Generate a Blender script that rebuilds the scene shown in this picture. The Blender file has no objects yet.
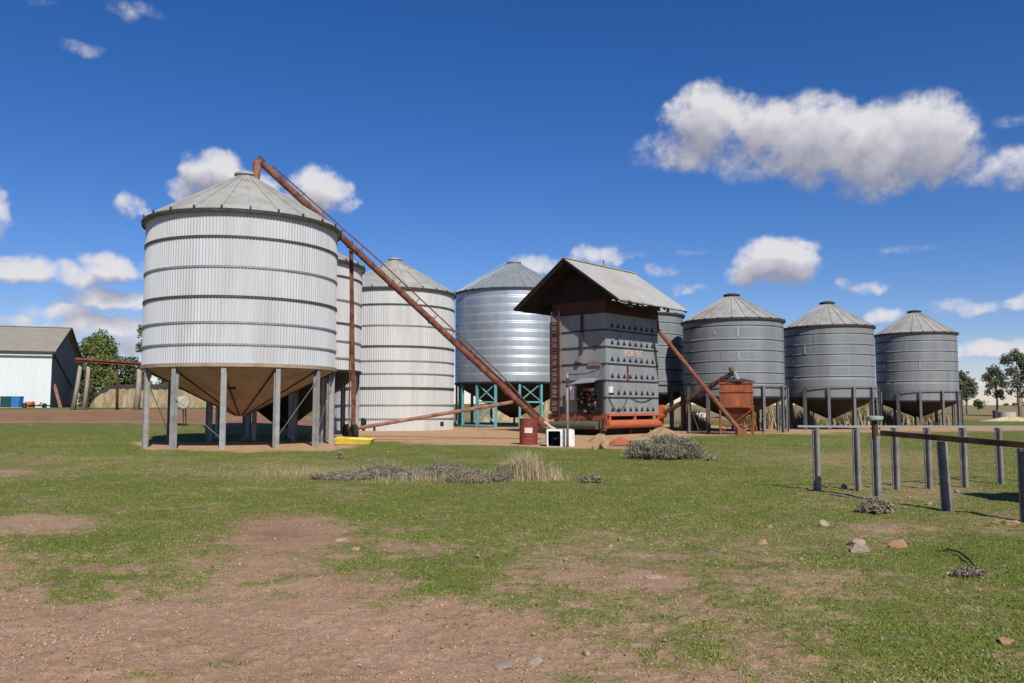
import bpy, math, random
import numpy as np
from mathutils import Vector, Matrix

random.seed(7)
rng = np.random.default_rng(11)
SC = bpy.context.scene
COL = SC.collection
PI = math.pi

# ------------------------------------------------------------------ camera model
W, H, F = 1024, 683, 826.0
EYE = 1.6
PITCH = math.atan((406 - 341.5) / F)
CP, SP = math.cos(PITCH), math.sin(PITCH)


def terr(x, y):
    """height of the land: flat, with a gentle rise beyond the left of the yard and low far hills"""
    x = np.asarray(x, float); y = np.asarray(y, float)

    def ss(a, b, t):
        t = np.clip((t - a) / (b - a), 0, 1)
        return t * t * (3 - 2 * t)
    h = 1.45 * ss(40, 76, y) * ss(-8, -24, x)
    h = h + ss(300, 900, y) * 3.2 * (0.6 + 0.4 * np.sin(x * 0.006 + 1.0) + 0.15 * np.sin(x * 0.021))
    h = h + 0.35 * ss(95, 130, y) * ss(40, 60, x)
    return h


def ray(px, py):
    u = (px - 512) / F; v = (341.5 - py) / F
    return Vector((u, CP - v * SP, v * CP + SP))


def at(px, py, Y):
    d = ray(px, py)
    k = Y / d.y
    return Vector((d.x * k, Y, EYE + d.z * k))


def hgt(py, Y):
    v = (341.5 - py) / F
    return EYE + Y * (v * CP + SP) / (CP - v * SP)


def gnd(px, py):
    """point of the flat ground seen at that place"""
    d = ray(px, py)
    k = -EYE / d.z
    return Vector((d.x * k, d.y * k, 0))


def gp(px, Y):
    """ground point in that direction at distance Y"""
    x = (px - 512) * CP / F * Y
    return Vector((x, Y, float(terr(x, Y))))


# ------------------------------------------------------------------ materials
MATS = {}


def nd(nt, t, **kw):
    n = nt.nodes.new(t)
    for k, v in kw.items():
        setattr(n, k, v)
    return n


def mat(name, col, rough=0.7, metal=0.0, var=0.15, scale=3.0, col2=None, amt=0.3, scale2=1.2,
        stretch=(1, 1, 1), bump=0.0, bscale=25.0, spec=0.3, fine=0.0):
    if name in MATS:
        return MATS[name]
    m = bpy.data.materials.new(name); m.use_nodes = True
    nt = m.node_tree; L = nt.links
    b = nt.nodes['Principled BSDF']
    b.inputs['Roughness'].default_value = rough
    b.inputs['Metallic'].default_value = metal
    b.inputs['Specular IOR Level'].default_value = spec
    tc = nd(nt, 'ShaderNodeTexCoord')
    mp = nd(nt, 'ShaderNodeMapping'); mp.inputs['Scale'].default_value = stretch
    oi = nd(nt, 'ShaderNodeObjectInfo')
    ofs = nd(nt, 'ShaderNodeVectorMath', operation='SCALE'); ofs.inputs[0].default_value = (37.0, 23.0, 11.0); L.new(oi.outputs['Random'], ofs.inputs['Scale'])
    ad = nd(nt, 'ShaderNodeVectorMath', operation='ADD'); L.new(tc.outputs['Object'], ad.inputs[0]); L.new(ofs.outputs[0], ad.inputs[1])
    L.new(ad.outputs[0], mp.inputs['Vector'])
    n1 = nd(nt, 'ShaderNodeTexNoise'); n1.inputs['Scale'].default_value = scale
    n1.inputs['Detail'].default_value = 6; n1.inputs['Roughness'].default_value = 0.65
    L.new(mp.outputs[0], n1.inputs['Vector'])
    r = nd(nt, 'ShaderNodeValToRGB')
    lo = [c * (1 - var) for c in col]; hi = [min(1, c * (1 + var)) for c in col]
    r.color_ramp.elements[0].position = 0.3; r.color_ramp.elements[1].position = 0.7
    r.color_ramp.elements[0].color = (*lo, 1); r.color_ramp.elements[1].color = (*hi, 1)
    L.new(n1.outputs['Fac'], r.inputs['Fac'])
    out = r.outputs['Color']
    if col2:
        n2 = nd(nt, 'ShaderNodeTexNoise'); n2.inputs['Scale'].default_value = scale2
        n2.inputs['Detail'].default_value = 8; n2.inputs['Roughness'].default_value = 0.7
        L.new(mp.outputs[0], n2.inputs['Vector'])
        r2 = nd(nt, 'ShaderNodeValToRGB')
        r2.color_ramp.elements[0].position = max(0, 0.72 - amt); r2.color_ramp.elements[1].position = min(1, 0.86 - amt * .6)
        r2.color_ramp.elements[0].color = (0, 0, 0, 1); r2.color_ramp.elements[1].color = (1, 1, 1, 1)
        L.new(n2.outputs['Fac'], r2.inputs['Fac'])
        mx = nd(nt, 'ShaderNodeMix', data_type='RGBA')
        L.new(r2.outputs['Color'], mx.inputs['Factor'])
        L.new(out, mx.inputs['A']); mx.inputs['B'].default_value = (*col2, 1)
        out = mx.outputs['Result']
    if fine > 0:
        n4 = nd(nt, 'ShaderNodeTexNoise'); n4.inputs['Scale'].default_value = 40; n4.inputs['Detail'].default_value = 3
        L.new(tc.outputs['Object'], n4.inputs['Vector'])
        mr = nd(nt, 'ShaderNodeMapRange'); mr.inputs['From Min'].default_value = .3; mr.inputs['From Max'].default_value = .7
        mr.inputs['To Min'].default_value = 1 - fine; mr.inputs['To Max'].default_value = 1 + fine
        L.new(n4.outputs['Fac'], mr.inputs['Value'])
        mm = nd(nt, 'ShaderNodeVectorMath', operation='SCALE')
        L.new(out, mm.inputs[0]); L.new(mr.outputs[0], mm.inputs['Scale'])
        out = mm.outputs[0]
    L.new(out, b.inputs['Base Color'])
    if bump > 0:
        n3 = nd(nt, 'ShaderNodeTexNoise'); n3.inputs['Scale'].default_value = bscale; n3.inputs['Detail'].default_value = 5
        L.new(tc.outputs['Object'], n3.inputs['Vector'])
        bp = nd(nt, 'ShaderNodeBump'); bp.inputs['Strength'].default_value = bump; bp.inputs['Distance'].default_value = 0.03
        L.new(n3.outputs['Fac'], bp.inputs['Height']); L.new(bp.outputs[0], b.inputs['Normal'])
    MATS[name] = m
    return m


VS = (1, 1, 0.12)     # streaks that run down a wall
M_WHITE = mat('zinc_white', (.47, .48, .485), .55, .0, .09, 1.6, (.41, .385, .35), .22, .9, VS, fine=.05)
M_WHITE2 = mat('zinc_cream', (.50, .50, .485), .6, .0, .09, 1.6, (.42, .385, .33), .22, .9, VS, fine=.05)
M_BAND = mat('band_dark', (.07, .065, .06), .7, .2, .3, 4)
M_BANDG = mat('band_grey', (.26, .26, .26), .6, .3, .2, 4)
M_ROOF = mat('roof_zinc', (.37, .365, .33), .6, .15, .14, 1.2, (.27, .23, .18), .25, 1.1)
M_ROOFG = mat('roof_zinc_grey', (.34, .33, .305), .6, .15, .16, 1.2, (.28, .20, .14), .22, 1.5)
M_EDGE = mat('edge_dark', (.05, .048, .045), .7, .2, .3, 5)
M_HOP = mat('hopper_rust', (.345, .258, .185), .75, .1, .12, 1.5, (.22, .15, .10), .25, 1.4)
M_HOPSHADE = mat('hopper_shade', (.022, .020, .019), .8, .1, .3, 2, (.04, .025, .018), .25, 1.5)  # near-black base colour puts the shade beneath the silos into the hoppers
M_LEG = mat('leg_galv', (.31, .305, .29), .6, .25, .18, 3, (.2, .17, .14), .2, 2)
M_LEGD = mat('leg_grey_dark', (.15, .15, .155), .65, .2, .2, 3, (.16, .10, .07), .2, 2)
M_GREY = mat('painted_grey', (.198, .210, .216), .55, .0, .12, 1.5, (.155, .160, .160), .25, 1.0, VS, fine=.07)
M_GREYSEAM = mat('grey_seam', (.03, .032, .034), .8, .0, .2, 3)
M_GREYLAP = mat('grey_lap', (.160, .166, .170), .7, .0, .4, 6)
M_PALESEAM = mat('pale_seam', (.30, .32, .34), .6, .0, .3, 8)
M_GALV = mat('galv_bright', (.42, .46, .49), .48, .55, .12, 1.2, (.30, .335, .37), .32, .55, (1, 1, .35))
M_GALVR = mat('galv_roof', (.42, .45, .45), .45, .55, .1, 2, (.34, .35, .34), .3, 1.3)
M_GALVH = mat('galv_hoop', (.34, .37, .39), .7, .0, .15, 3)
M_TEAL = mat('teal_steel', (.13, .33, .36), .55, .0, .18, 3, (.10, .20, .21), .2, 2)
M_RUST = mat('rust_brown', (.135, .048, .034), .8, .1, .3, 3, (.25, .12, .07), .27, 3, fine=.12)
M_BEAM = mat('beam_rust', (.085, .038, .024), .85, .1, .3, 3, (.17, .09, .055), .3, 3, fine=.15)
M_RUSTP = mat('rust_pale', (.30, .15, .10), .75, .1, .3, 3, (.16, .06, .04), .3, 2.5)
M_ORANGE = mat('orange_rust', (.40, .095, .024), .75, .0, .35, 2.2, (.13, .05, .03), .42, 2.0, VS, fine=.12)
M_ORANGEA = mat('orange_brown', (.22, .08, .04), .75, .0, .3, 2.5, (.13, .05, .03), .35, 2.0)
M_ORANGER = mat('orange_red', (.44, .115, .055), .6, .0, .18, 2.2, (.36, .10, .05), .28, 2.0)
M_ORANGEB = mat('orange_plate', (.50, .15, .03), .65, .0, .2, 2.2, (.3, .1, .03), .28, 2.0)
M_DARKRUST = mat('dark_rust', (.07, .03, .022), .85, .0, .3, 3, (.12, .05, .03), .25, 2.5)
M_SOFFSHADE = mat('soffit_shade', (.022, .018, .016), .9, .0, .3, 2)  # colour carries the shade on the underside of the dryer roof
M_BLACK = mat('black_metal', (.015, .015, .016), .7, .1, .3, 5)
M_RUBBER = mat('rubber', (.02, .02, .02), .85, .0, .3, 6)
M_DRYER = mat('dryer_grey', (.230, .245, .252), .6, .0, .12, 1.8, (.17, .165, .16), .22, 1.3, VS, fine=.06)
M_DRYROOF = mat('dryer_roof', (.36, .325, .265), .65, .1, .14, .5, (.40, .395, .38), .36, .45, fine=.06)
M_RGREY = mat('rusty_grey', (.20, .175, .165), .75, .0, .2, 3, (.17, .085, .06), .34, 2.2, VS)
M_OLIVE = mat('olive_duct', (.10, .10, .075), .6, .1, .25, 3)
M_YELLOW = mat('yellow_paint', (.66, .50, .07), .55, .0, .12, 4, (.45, .32, .08), .2, 5)
M_REDDRUM = mat('red_drum', (.22, .04, .028), .6, .0, .22, 3, (.13, .04, .03), .3, 4)
M_LABEL = mat('pale_label', (.62, .52, .45), .7, .0, .12, 9)
M_WPLAST = mat('white_plastic', (.70, .70, .68), .5, .0, .06, 3, (.46, .41, .34), .26, 4)
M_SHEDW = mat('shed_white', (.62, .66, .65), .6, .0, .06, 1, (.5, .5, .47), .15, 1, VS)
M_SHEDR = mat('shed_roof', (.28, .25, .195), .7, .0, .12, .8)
M_SHEDG = mat('shed_gable_shade', (.16, .155, .15), .75, .0, .12, 1.5)  # dark base colour stands for shade on this side of the white shed
M_BLUE = mat('blue_bin', (.04, .16, .40), .6, .0, .12, 3)
M_GREENB = mat('green_bin', (.018, .06, .06), .6, .0, .2, 3)
M_TIMBER = mat('grey_timber', (.34, .29, .25), .85, .0, .25, 4, (.2, .16, .13), .3, 3, (3, 3, .4), .3)
M_HAY = mat('tan_stack', (.42, .33, .20), .9, .0, .3, 1.6, (.20, .15, .09), .38, 1.4, (1.4, 1.4, .5), .6, 9)
M_THATCH = mat('dark_thatch', (.055, .045, .04), .9, .0, .3, 3, None, 0, 1, (1, 1, 1), .5)
M_CONC = mat('concrete', (.42, .37, .31), .85, .0, .15, 3)
M_STONE = mat('stone_pale', (.33, .275, .215), .9, .0, .25, 6, (.22, .17, .13), .3, 5, (1, 1, 1), .5, 20)
M_STONEO = mat('stone_orange', (.33, .20, .115), .9, .0, .25, 6, (.3, .16, .09), .3, 5, (1, 1, 1), .5, 20)
M_STONEG = mat('stone_grey', (.31, .230, .160), .9, .0, .25, 6, (.18, .14, .12), .3, 5, (1, 1, 1), .5, 20)
M_CLOD = mat('clods', (.33, .215, .145), .95, .0, .5, 2.5)
M_SOIL = mat('bare_soil', (.32, .20, .12), .95, .0, .2, 4, (.25, .15, .09), .3, 3, (1, 1, 1), .6, 14)
M_GRAIN = mat('grain_pile', (.29, .20, .11), .95, .0, .3, 5, (.29, .2, .11), .3, 6, (1, 1, 1), .5, 30)
M_POST = mat('galv_post', (.235, .22, .20), .6, .1, .2, 5, (.13, .12, .115), .25, 3, fine=.1)
M_RAIL = mat('pale_rail', (.29, .285, .27), .55, .2, .15, 4)
M_DISH = mat('pale_green_dish', (.30, .36, .27), .6, .0, .2, 9, (.2, .19, .15), .2, 6)
M_LEAF = mat('leaf_green', (.135, .170, .045), .7, .0, .40, 1.3)
M_LEAFD = mat('leaf_dark', (.075, .098, .036), .7, .0, .40, 1.0)
M_LEAFO = mat('leaf_olive', (.105, .118, .060), .7, .0, .40, .9)
M_BARK = mat('bark', (.17, .13, .10), .9, .0, .25, 4)
M_SALT = mat('saltbush_leaf', (.24, .22, .155), .85, .0, .35, 4)
M_SALTD = mat('saltbush_low_leaf', (.28, .240, .165), .85, .0, .35, 4)
M_TWIG = mat('twig', (.16, .125, .09), .9, .0, .3, 6)
M_STRAW = mat('dry_straw', (.45, .36, .21), .9, .0, .3, 3)
M_STRAWD = mat('dry_reed', (.36, .29, .17), .9, .0, .35, 2)


def mat_blade():
    m = bpy.data.materials.new('grass_blade'); m.use_nodes = True
    nt = m.node_tree; L = nt.links; b = nt.nodes['Principled BSDF']
    b.inputs['Roughness'].default_value = .75; b.inputs['Specular IOR Level'].default_value = .15
    a = nd(nt, 'ShaderNodeAttribute'); a.attribute_name = 'tone'
    r = nd(nt, 'ShaderNodeValToRGB')
    e = r.color_ramp.elements
    e[0].position = 0; e[0].color = (.094, .142, .022, 1)
    e[1].position = 1; e[1].color = (.40, .31, .15, 1)
    x = e.new(.45); x.color = (.165, .222, .036, 1)
    x = e.new(.72); x.color = (.245, .245, .068, 1)
    L.new(a.outputs['Fac'], r.inputs['Fac']); L.new(r.outputs['Color'], b.inputs['Base Color'])
    return m


M_BLADE = mat_blade()


# ------------------------------------------------------------------ mesh collecting
class MB:
    def __init__(s):
        s.v = []; s.f = []

    def add(s, vs, fs):
        o = len(s.v)
        s.v.extend([tuple(p) for p in vs]); s.f.extend([tuple(i + o for i in f) for f in fs])
        return s

    def box(s, c, size, rz=0.0, M=None):
        sx, sy, sz = [q / 2 for q in size]
        P = [Vector((i * sx, j * sy, k * sz)) for k in (-1, 1) for j in (-1, 1) for i in (-1, 1)]
        R = M if M is not None else Matrix.Rotation(rz, 3, 'Z')
        c = Vector(c)
        return s.add([c + R @ p for p in P],
                     [(0, 2, 3, 1), (4, 5, 7, 6), (0, 1, 5, 4), (2, 6, 7, 3), (0, 4, 6, 2), (1, 3, 7, 5)])

    def bar(s, p0, p1, w, h, up=(0, 0, 1)):
        """rectangular bar from p0 to p1"""
        p0 = Vector(p0); p1 = Vector(p1); d = p1 - p0; l = d.length; d.normalize()
        up = Vector(up)
        if abs(d.dot(up)) > .98:
            up = Vector((0, 1, 0))
        a = d.cross(up).normalized(); b = a.cross(d)
        M = Matrix((a, d, b)).transposed()
        return s.box((p0 + p1) / 2, (w, l, h), M=M)

    def tube(s, pts, r, n=10, caps=True):
        pts = [Vector(p) for p in pts]
        rs = r if isinstance(r, (list, tuple)) else [r] * len(pts)
        vs = []; fs = []
        prev = None
        for i, p in enumerate(pts):
            d = (pts[min(i + 1, len(pts) - 1)] - pts[max(i - 1, 0)]).normalized()
            if prev is None:
                a = d.cross(Vector((0, 0, 1)))
                if a.length < .05:
                    a = d.cross(Vector((0, 1, 0)))
            else:
                a = prev - d * prev.dot(d)
            a.normalize(); prev = a; b = d.cross(a)
            for k in range(n):
                t = 2 * PI * k / n
                vs.append(p + (a * math.cos(t) + b * math.sin(t)) * rs[i])
        for i in range(len(pts) - 1):
            for k in range(n):
                k2 = (k + 1) % n
                fs.append((i * n + k, i * n + k2, (i + 1) * n + k2, (i + 1) * n + k))
        if caps:
            fs.append(tuple(range(n - 1, -1, -1)))
            o = (len(pts) - 1) * n
            fs.append(tuple(o + k for k in range(n)))
        return s.add(vs, fs)

    def lathe(s, prof, c=(0, 0, 0), n=48, rf=None, closed=False):
        """prof: list of (r, z); rf(k) adds to the radius"""
        vs = []; fs = []; m = len(prof)
        for (r, z) in prof:
            for k in range(n):
                t = 2 * PI * k / n
                q = r + (rf(k) if rf else 0)
                vs.append((c[0] + q * math.cos(t), c[1] + q * math.sin(t), c[2] + z))
        rng_ = range(m) if closed else range(m - 1)
        for i in rng_:
            j = (i + 1) % m
            for k in range(n):
                k2 = (k + 1) % n
                fs.append((i * n + k, i * n + k2, j * n + k2, j * n + k))
        return s.add(vs, fs)

    def prism(s, poly, d):
        """polygon (3d points) pushed along vector d"""
        n = len(poly); d = Vector(d)
        vs = [Vector(p) for p in poly] + [Vector(p) + d for p in poly]
        fs = [tuple(range(n - 1, -1, -1)), tuple(range(n, 2 * n))]
        for i in range(n):
            j = (i + 1) % n
            fs.append((i, j, j + n, i + n))
        return s.add(vs, fs)

    def build(s, name, m, parent=None, smooth=False, org=None):
        o0 = Vector(org) if org is not None else (ORG[parent.name] if parent is not None else Vector((0, 0, 0)))
        me = bpy.data.meshes.new(name)
        me.from_pydata([(p[0] - o0.x, p[1] - o0.y, p[2] - o0.z) for p in s.v], [], s.f)
        me.materials.append(m)
        if smooth:
            me.polygons.foreach_set('use_smooth', [True] * len(me.polygons))
        me.update()
        import bmesh
        bm = bmesh.new(); bm.from_mesh(me)
        bmesh.ops.recalc_face_normals(bm, faces=bm.faces[:]); bm.to_mesh(me); bm.free()
        o = bpy.data.objects.new(name, me); COL.objects.link(o)
        if parent is not None:
            o.parent = parent
        else:
            o.location = o0
        ORG[o.name] = o0
        return o


ORG = {}


def tag(o, label, cat, group=None, kind=None):
    o['label'] = label; o['category'] = cat
    if group: o['group'] = group
    if kind: o['kind'] = kind
    return o


def thing(name, label, cat, loc, group=None):
    o = bpy.data.objects.new(name, None); COL.objects.link(o)
    o.location = loc; o.empty_display_size = .3
    ORG[o.name] = Vector(loc)
    return tag(o, label, cat, group)


def structure(o, label=None):
    o['kind'] = 'structure'
    if label: o['label'] = label
    return o


def raw(name, V, Fs, m, parent=None, tone=None, org=(0, 0, 0), tri=True):
    """fast mesh from numpy arrays; V (n,3), Fs (m,k)"""
    V = np.asarray(V, np.float32) - np.asarray(org, np.float32)
    Fs = np.asarray(Fs, np.int32)
    me = bpy.data.meshes.new(name)
    k = Fs.shape[1]
    me.vertices.add(len(V)); me.vertices.foreach_set('co', V.ravel())
    me.loops.add(Fs.size); me.loops.foreach_set('vertex_index', Fs.ravel())
    me.polygons.add(len(Fs))
    me.polygons.foreach_set('loop_start', np.arange(0, Fs.size, k, dtype=np.int32))
    me.polygons.foreach_set('loop_total', np.full(len(Fs), k, np.int32))
    me.update(calc_edges=True); me.validate()
    if tone is not None:
        at_ = me.attributes.new('tone', 'FLOAT', 'POINT')
        at_.data.foreach_set('value', np.asarray(tone, np.float32))
    me.materials.append(m)
    o = bpy.data.objects.new(name, me); COL.objects.link(o)
    o.location = (0, 0, 0) if parent is not None else org
    if parent is not None: o.parent = parent
    ORG[o.name] = Vector(org)
    return o


# ------------------------------------------------------------------ value noise
PERM = rng.random((256, 256))


def vnoise(x, y):
    xi = np.floor(x).astype(int); yi = np.floor(y).astype(int)
    fx = x - xi; fy = y - yi
    fx = fx * fx * (3 - 2 * fx); fy = fy * fy * (3 - 2 * fy)
    a = PERM[xi % 256, yi % 256]; b = PERM[(xi + 1) % 256, yi % 256]
    c = PERM[xi % 256, (yi + 1) % 256]; d = PERM[(xi + 1) % 256, (yi + 1) % 256]
    return (a * (1 - fx) + b * fx) * (1 - fy) + (c * (1 - fx) + d * fx) * fy


def fbm(x, y, o=4):
    s = 0; a = .5; t = 0
    for i in range(o):
        s = s + a * vnoise(x * 2 ** i + 17.3 * i, y * 2 ** i + 9.1 * i); t += a; a *= .55
    return s / t


def sstep(a, b, t):
    t = np.clip((t - a) / (b - a), 0, 1)
    return t * t * (3 - 2 * t)


# where the yard is bare and where it is grassed (a map of the ground, in metres, laid out by eye)
BX = np.array([-400, -60, 0, 60, 150, 205, 235, 270, 318, 340, 375, 430, 520, 600, 700, 800, 900, 1000, 1400])
BY = np.array([520, 532, 540, 552, 575, 578, 556, 536, 526, 540, 570, 602, 620, 630, 662, 685, 705, 730, 780])


def ground_map(x, y):
    """-> grass 0..1, pad 0..1 (tan bare soil), track 0..1 (red brown), dry 0..1 (dry grass)"""
    yy = np.maximum(y, 1.2)
    u = 512 + F / CP * x / yy
    v = 406 + EYE * F / yy * 1.0
    n1 = fbm(x * .55 + 40, y * .55 + 3, 4); n2 = fbm(x * 1.9 + 7, y * 1.9 + 80, 4); n3 = fbm(x * .16 + 5, y * .16 + 15, 3)
    b = np.interp(u, BX, BY)
    t = (b - v) / np.interp(v, [420, 500, 600, 700], [14, 40, 75, 105])
    n4 = fbm(x * 5.5 + 60, y * 5.5 + 21, 3)
    g = .5 + t * .5 + (n1 - .5) * .75 + (n2 - .5) * .75 + (n4 - .5) * .55
    g = np.clip(g, 0.0, np.interp(v, [440, 520, 600], [.84, .79, .70]) + (n1 - .5) * .45 + (n2 - .5) * .5 + (n4 - .5) * .4)
    # bare streaks inside the turf
    def patch(cu, cv, ru, rv, k):
        return k * np.exp(-(((u - cu) / ru) ** 2 + ((v - cv) / rv) ** 2))
    g = g - patch(40, 521, 75, 8, .75) - patch(290, 528, 40, 12, .7) - patch(655, 577, 28, 7, .8) \
        - patch(640, 565, 130, 32, .22) - patch(860, 530, 60, 9, .3) - patch(905, 490, 70, 10, .35) \
        - patch(560, 565, 120, 30, .2) - patch(720, 610, 120, 30, .12) - patch(820, 590, 60, 20, .2) - patch(420, 545, 40, 8, .4) \
        - patch(0, 470, 60, 10, .3) - patch(990, 520, 40, 10, .3)
    g = g + patch(60, 575, 60, 26, .35) + patch(480, 560, 60, 20, .25) + patch(690, 655, 50, 12, .25) + patch(150, 665, 40, 8, .5) \
        + patch(240, 655, 40, 6, .4) + patch(320, 650, 40, 6, .3) + patch(960, 590, 120, 60, .2)
    # tan pad round the silos
    edge = np.interp(u, [-300, 95, 130, 150, 330, 345, 380, 520, 560, 640, 690, 760, 1000, 1300],
                     [400, 400, 440, 449, 449, 446, 440, 444, 446.5, 447, 434, 432.5, 429.5, 428.5])
    top = np.interp(u, [-300, 100, 328, 338, 560, 690, 760, 1000, 1300], [600, 441.5, 441.5, 424, 424, 424, 428, 426.5, 426.5])
    pad = sstep(-3, 1.5, edge - v + (n1 - .5) * 7) * sstep(-1, 2, v - top) * (u > 90)
    # dirt road at the left, behind the silos
    trk = sstep(0, 1.2, v - 416.0 - (n1 - .5) * 2) * 0
    R_ = y + (n3 - .5) * 4
    trk = sstep(53, 56, R_) * sstep(69, 66, R_) * sstep(-6, -12, x)
    trk = np.clip(trk + patch(285, 530, 48, 15, .75) * (.6 + .8 * n2), 0, 1)
    far = sstep(75, 110, y) * .8 * (x > -10)
    dry = np.clip(.16 + (n3 - .5) * .8 + (n1 - .5) * .6, 0, 1)
    dry = np.clip(dry + patch(900, 470, 160, 26, .55) + patch(800, 455, 120, 12, .35) + patch(300, 470, 220, 9, .55)
                  + patch(60, 458, 120, 10, .45) + patch(600, 550, 200, 30, .25) + patch(860, 620, 200, 40, .2) + far, 0, 1)
    g = np.clip(g, 0, 1)
    g = g * (1 - pad) * (1 - trk)
    return g, pad, trk, dry


# ------------------------------------------------------------------ ground
def relief(x, y, pad=0.0):
    R_ = np.hypot(x, y)
    amp = np.clip((R_ - 2) / 4, 0, 1) * np.clip(1 - R_ / 90, 0, 1)
    near = np.clip(1 - R_ / 34, 0, 1) * np.clip((R_ - 2) / 2, 0, 1)
    a = fbm(x * 6.5 + 3, y * 6.5 + 8, 3) - .5
    b = fbm(x * 19 + 13, y * 19 + 5, 2)
    return amp * (fbm(x * .7, y * .7) - .5) * .07 + amp * (fbm(x * 3.1, y * 3.1, 3) - .5) * .05 * (1 - pad) + near * (a * .026 + np.maximum(b - .55, 0) * .07)


def build_ground():
    fine = np.radians(np.arange(-39, 39.001, .16))
    coarse = np.radians(np.arange(45, 316, 6.0))
    ang = np.concatenate([fine, coarse]); na = len(ang)
    rad = np.concatenate([[0.02, 1.0, 2.0], np.geomspace(3.0, 20, 420), np.geomspace(20.4, 120, 110), np.geomspace(126, 4000, 46)]); nr = len(rad)
    A, R = np.meshgrid(ang, rad)
    X = R * np.sin(A); Y = R * np.cos(A)
    g, pad, trk, dry = ground_map(X, Y)
    Z = terr(X, Y)
    Z = Z + relief(X, Y, pad)
    V = np.stack([X, Y, Z], -1).reshape(-1, 3)
    i, j = np.meshgrid(np.arange(nr - 1), np.arange(na), indexing='ij')
    j2 = (j + 1) % na
    Fs = np.stack([i * na + j, (i + 1) * na + j, (i + 1) * na + j2, i * na + j2], -1).reshape(-1, 4)
    Fs = Fs[:, ::-1]
    m = bpy.data.materials.new('ground'); m.use_nodes = True
    o = raw('ground', V, Fs, m)
    me = o.data
    for nm, arr in (('grass', g), ('pad', pad), ('track', trk), ('dry', dry)):
        a = me.attributes.new(nm, 'FLOAT', 'POINT'); a.data.foreach_set('value', arr.astype(np.float32).ravel())
    me.polygons.foreach_set('use_smooth', np.ones(len(me.polygons), bool))
    structure(o)
    # --- material
    nt = m.node_tree; L = nt.links; b = nt.nodes['Principled BSDF']
    b.inputs['Roughness'].default_value = .95; b.inputs['Specular IOR Level'].default_value = .1
    tc = nd(nt, 'ShaderNodeTexCoord')

    def noise(sc, det=6, ro=.6):
        n = nd(nt, 'ShaderNodeTexNoise'); n.inputs['Scale'].default_value = sc
        n.inputs['Detail'].default_value = det; n.inputs['Roughness'].default_value = ro
        L.new(tc.outputs['Object'], n.inputs['Vector']); return n.outputs['Fac']

    def attr(nm):
        a = nd(nt, 'ShaderNodeAttribute'); a.attribute_name = nm; return a.outputs['Fac']

    def ramp(f, stops):
        r = nd(nt, 'ShaderNodeValToRGB'); e = r.color_ramp.elements
        e[0].position, e[0].color = stops[0][0], (*stops[0][1], 1)
        e[1].position, e[1].color = stops[-1][0], (*stops[-1][1], 1)
        for p, c in stops[1:-1]:
            x = e.new(p); x.color = (*c, 1)
        L.new(f, r.inputs['Fac']); return r.outputs['Color']

    def mix(f, a, c):
        x = nd(nt, 'ShaderNodeMix', data_type='RGBA')
        L.new(f, x.inputs['Factor']); L.new(a, x.inputs['A']); L.new(c, x.inputs['B']); return x.outputs['Result']

    def math_(op, a, c, clamp=False):
        x = nd(nt, 'ShaderNodeMath', operation=op); x.use_clamp = clamp
        for k, q in enumerate((a, c)):
            if isinstance(q, (int, float)): x.inputs[k].default_value = q
            else: L.new(q, x.inputs[k])
        return x.outputs[0]

    dirt = ramp(noise(.9, 8, .7), [(.30, (.26, .142, .082)), (.46, (.35, .208, .130)), (.60, (.42, .272, .180)), (.74, (.52, .370, .262))])
    dirt2 = ramp(noise(48, 6, .8), [(.30, (.12, .066, .040)), (.5, (.345, .212, .138)), (.70, (.60, .43, .31))])
    half = nd(nt, 'ShaderNodeValue'); half.outputs[0].default_value = .55
    dirt = mix(half.outputs[0], dirt, dirt2)
    turf = ramp(noise(34, 6, .8), [(.28, (.050, .056, .014)), (.5, (.112, .135, .028)), (.72, (.230, .220, .066))])
    drycol = ramp(noise(10, 6, .7), [(.3, (.19, .135, .065)), (.6, (.30, .225, .115)), (.75, (.40, .31, .17))])
    dmask = math_('ADD', attr('dry'), math_('MULTIPLY', math_('SUBTRACT', noise(3.5, 6, .7), .5), 1.6))
    dm = nd(nt, 'ShaderNodeMapRange'); dm.interpolation_type = 'SMOOTHSTEP'
    dm.inputs['From Min'].default_value = .35; dm.inputs['From Max'].default_value = .95; dm.inputs['To Max'].default_value = .85
    L.new(dmask, dm.inputs['Value'])
    turf = mix(dm.outputs[0], turf, drycol)
    gm = math_('ADD', attr('grass'), math_('ADD', math_('MULTIPLY', math_('SUBTRACT', noise(7, 8, .8), .5), 1.5),
                                            math_('ADD', math_('MULTIPLY', math_('SUBTRACT', noise(34, 4, .75), .5), 1.8), math_('MULTIPLY', math_('SUBTRACT', noise(120, 3, .7), .5), 1.3))))
    gr = nd(nt, 'ShaderNodeMapRange'); gr.interpolation_type = 'SMOOTHSTEP'
    gr.inputs['From Min'].default_value = .38; gr.inputs['From Max'].default_value = .72
    L.new(gm, gr.inputs['Value'])
    c = mix(gr.outputs[0], dirt, turf)
    padc = ramp(noise(2.2, 8, .7), [(.3, (.32, .175, .09)), (.5, (.45, .275, .15)), (.7, (.54, .365, .22))])
    c = mix(attr('pad'), c, padc)
    trkc = ramp(noise(.8, 8, .7), [(.3, (.19, .098, .055)), (.55, (.265, .145, .085)), (.75, (.35, .215, .135))])
    c = mix(attr('track'), c, trkc)
    L.new(c, b.inputs['Base Color'])
    bp = nd(nt, 'ShaderNodeBump'); bp.inputs['Strength'].default_value = .8; bp.inputs['Distance'].default_value = .03
    hsum = math_('ADD', noise(9, 6, .7), math_('MULTIPLY', noise(60, 4, .6), .5))
    L.new(hsum, bp.inputs['Height']); L.new(bp.outputs[0], b.inputs['Normal'])
    return o


build_ground()


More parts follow.
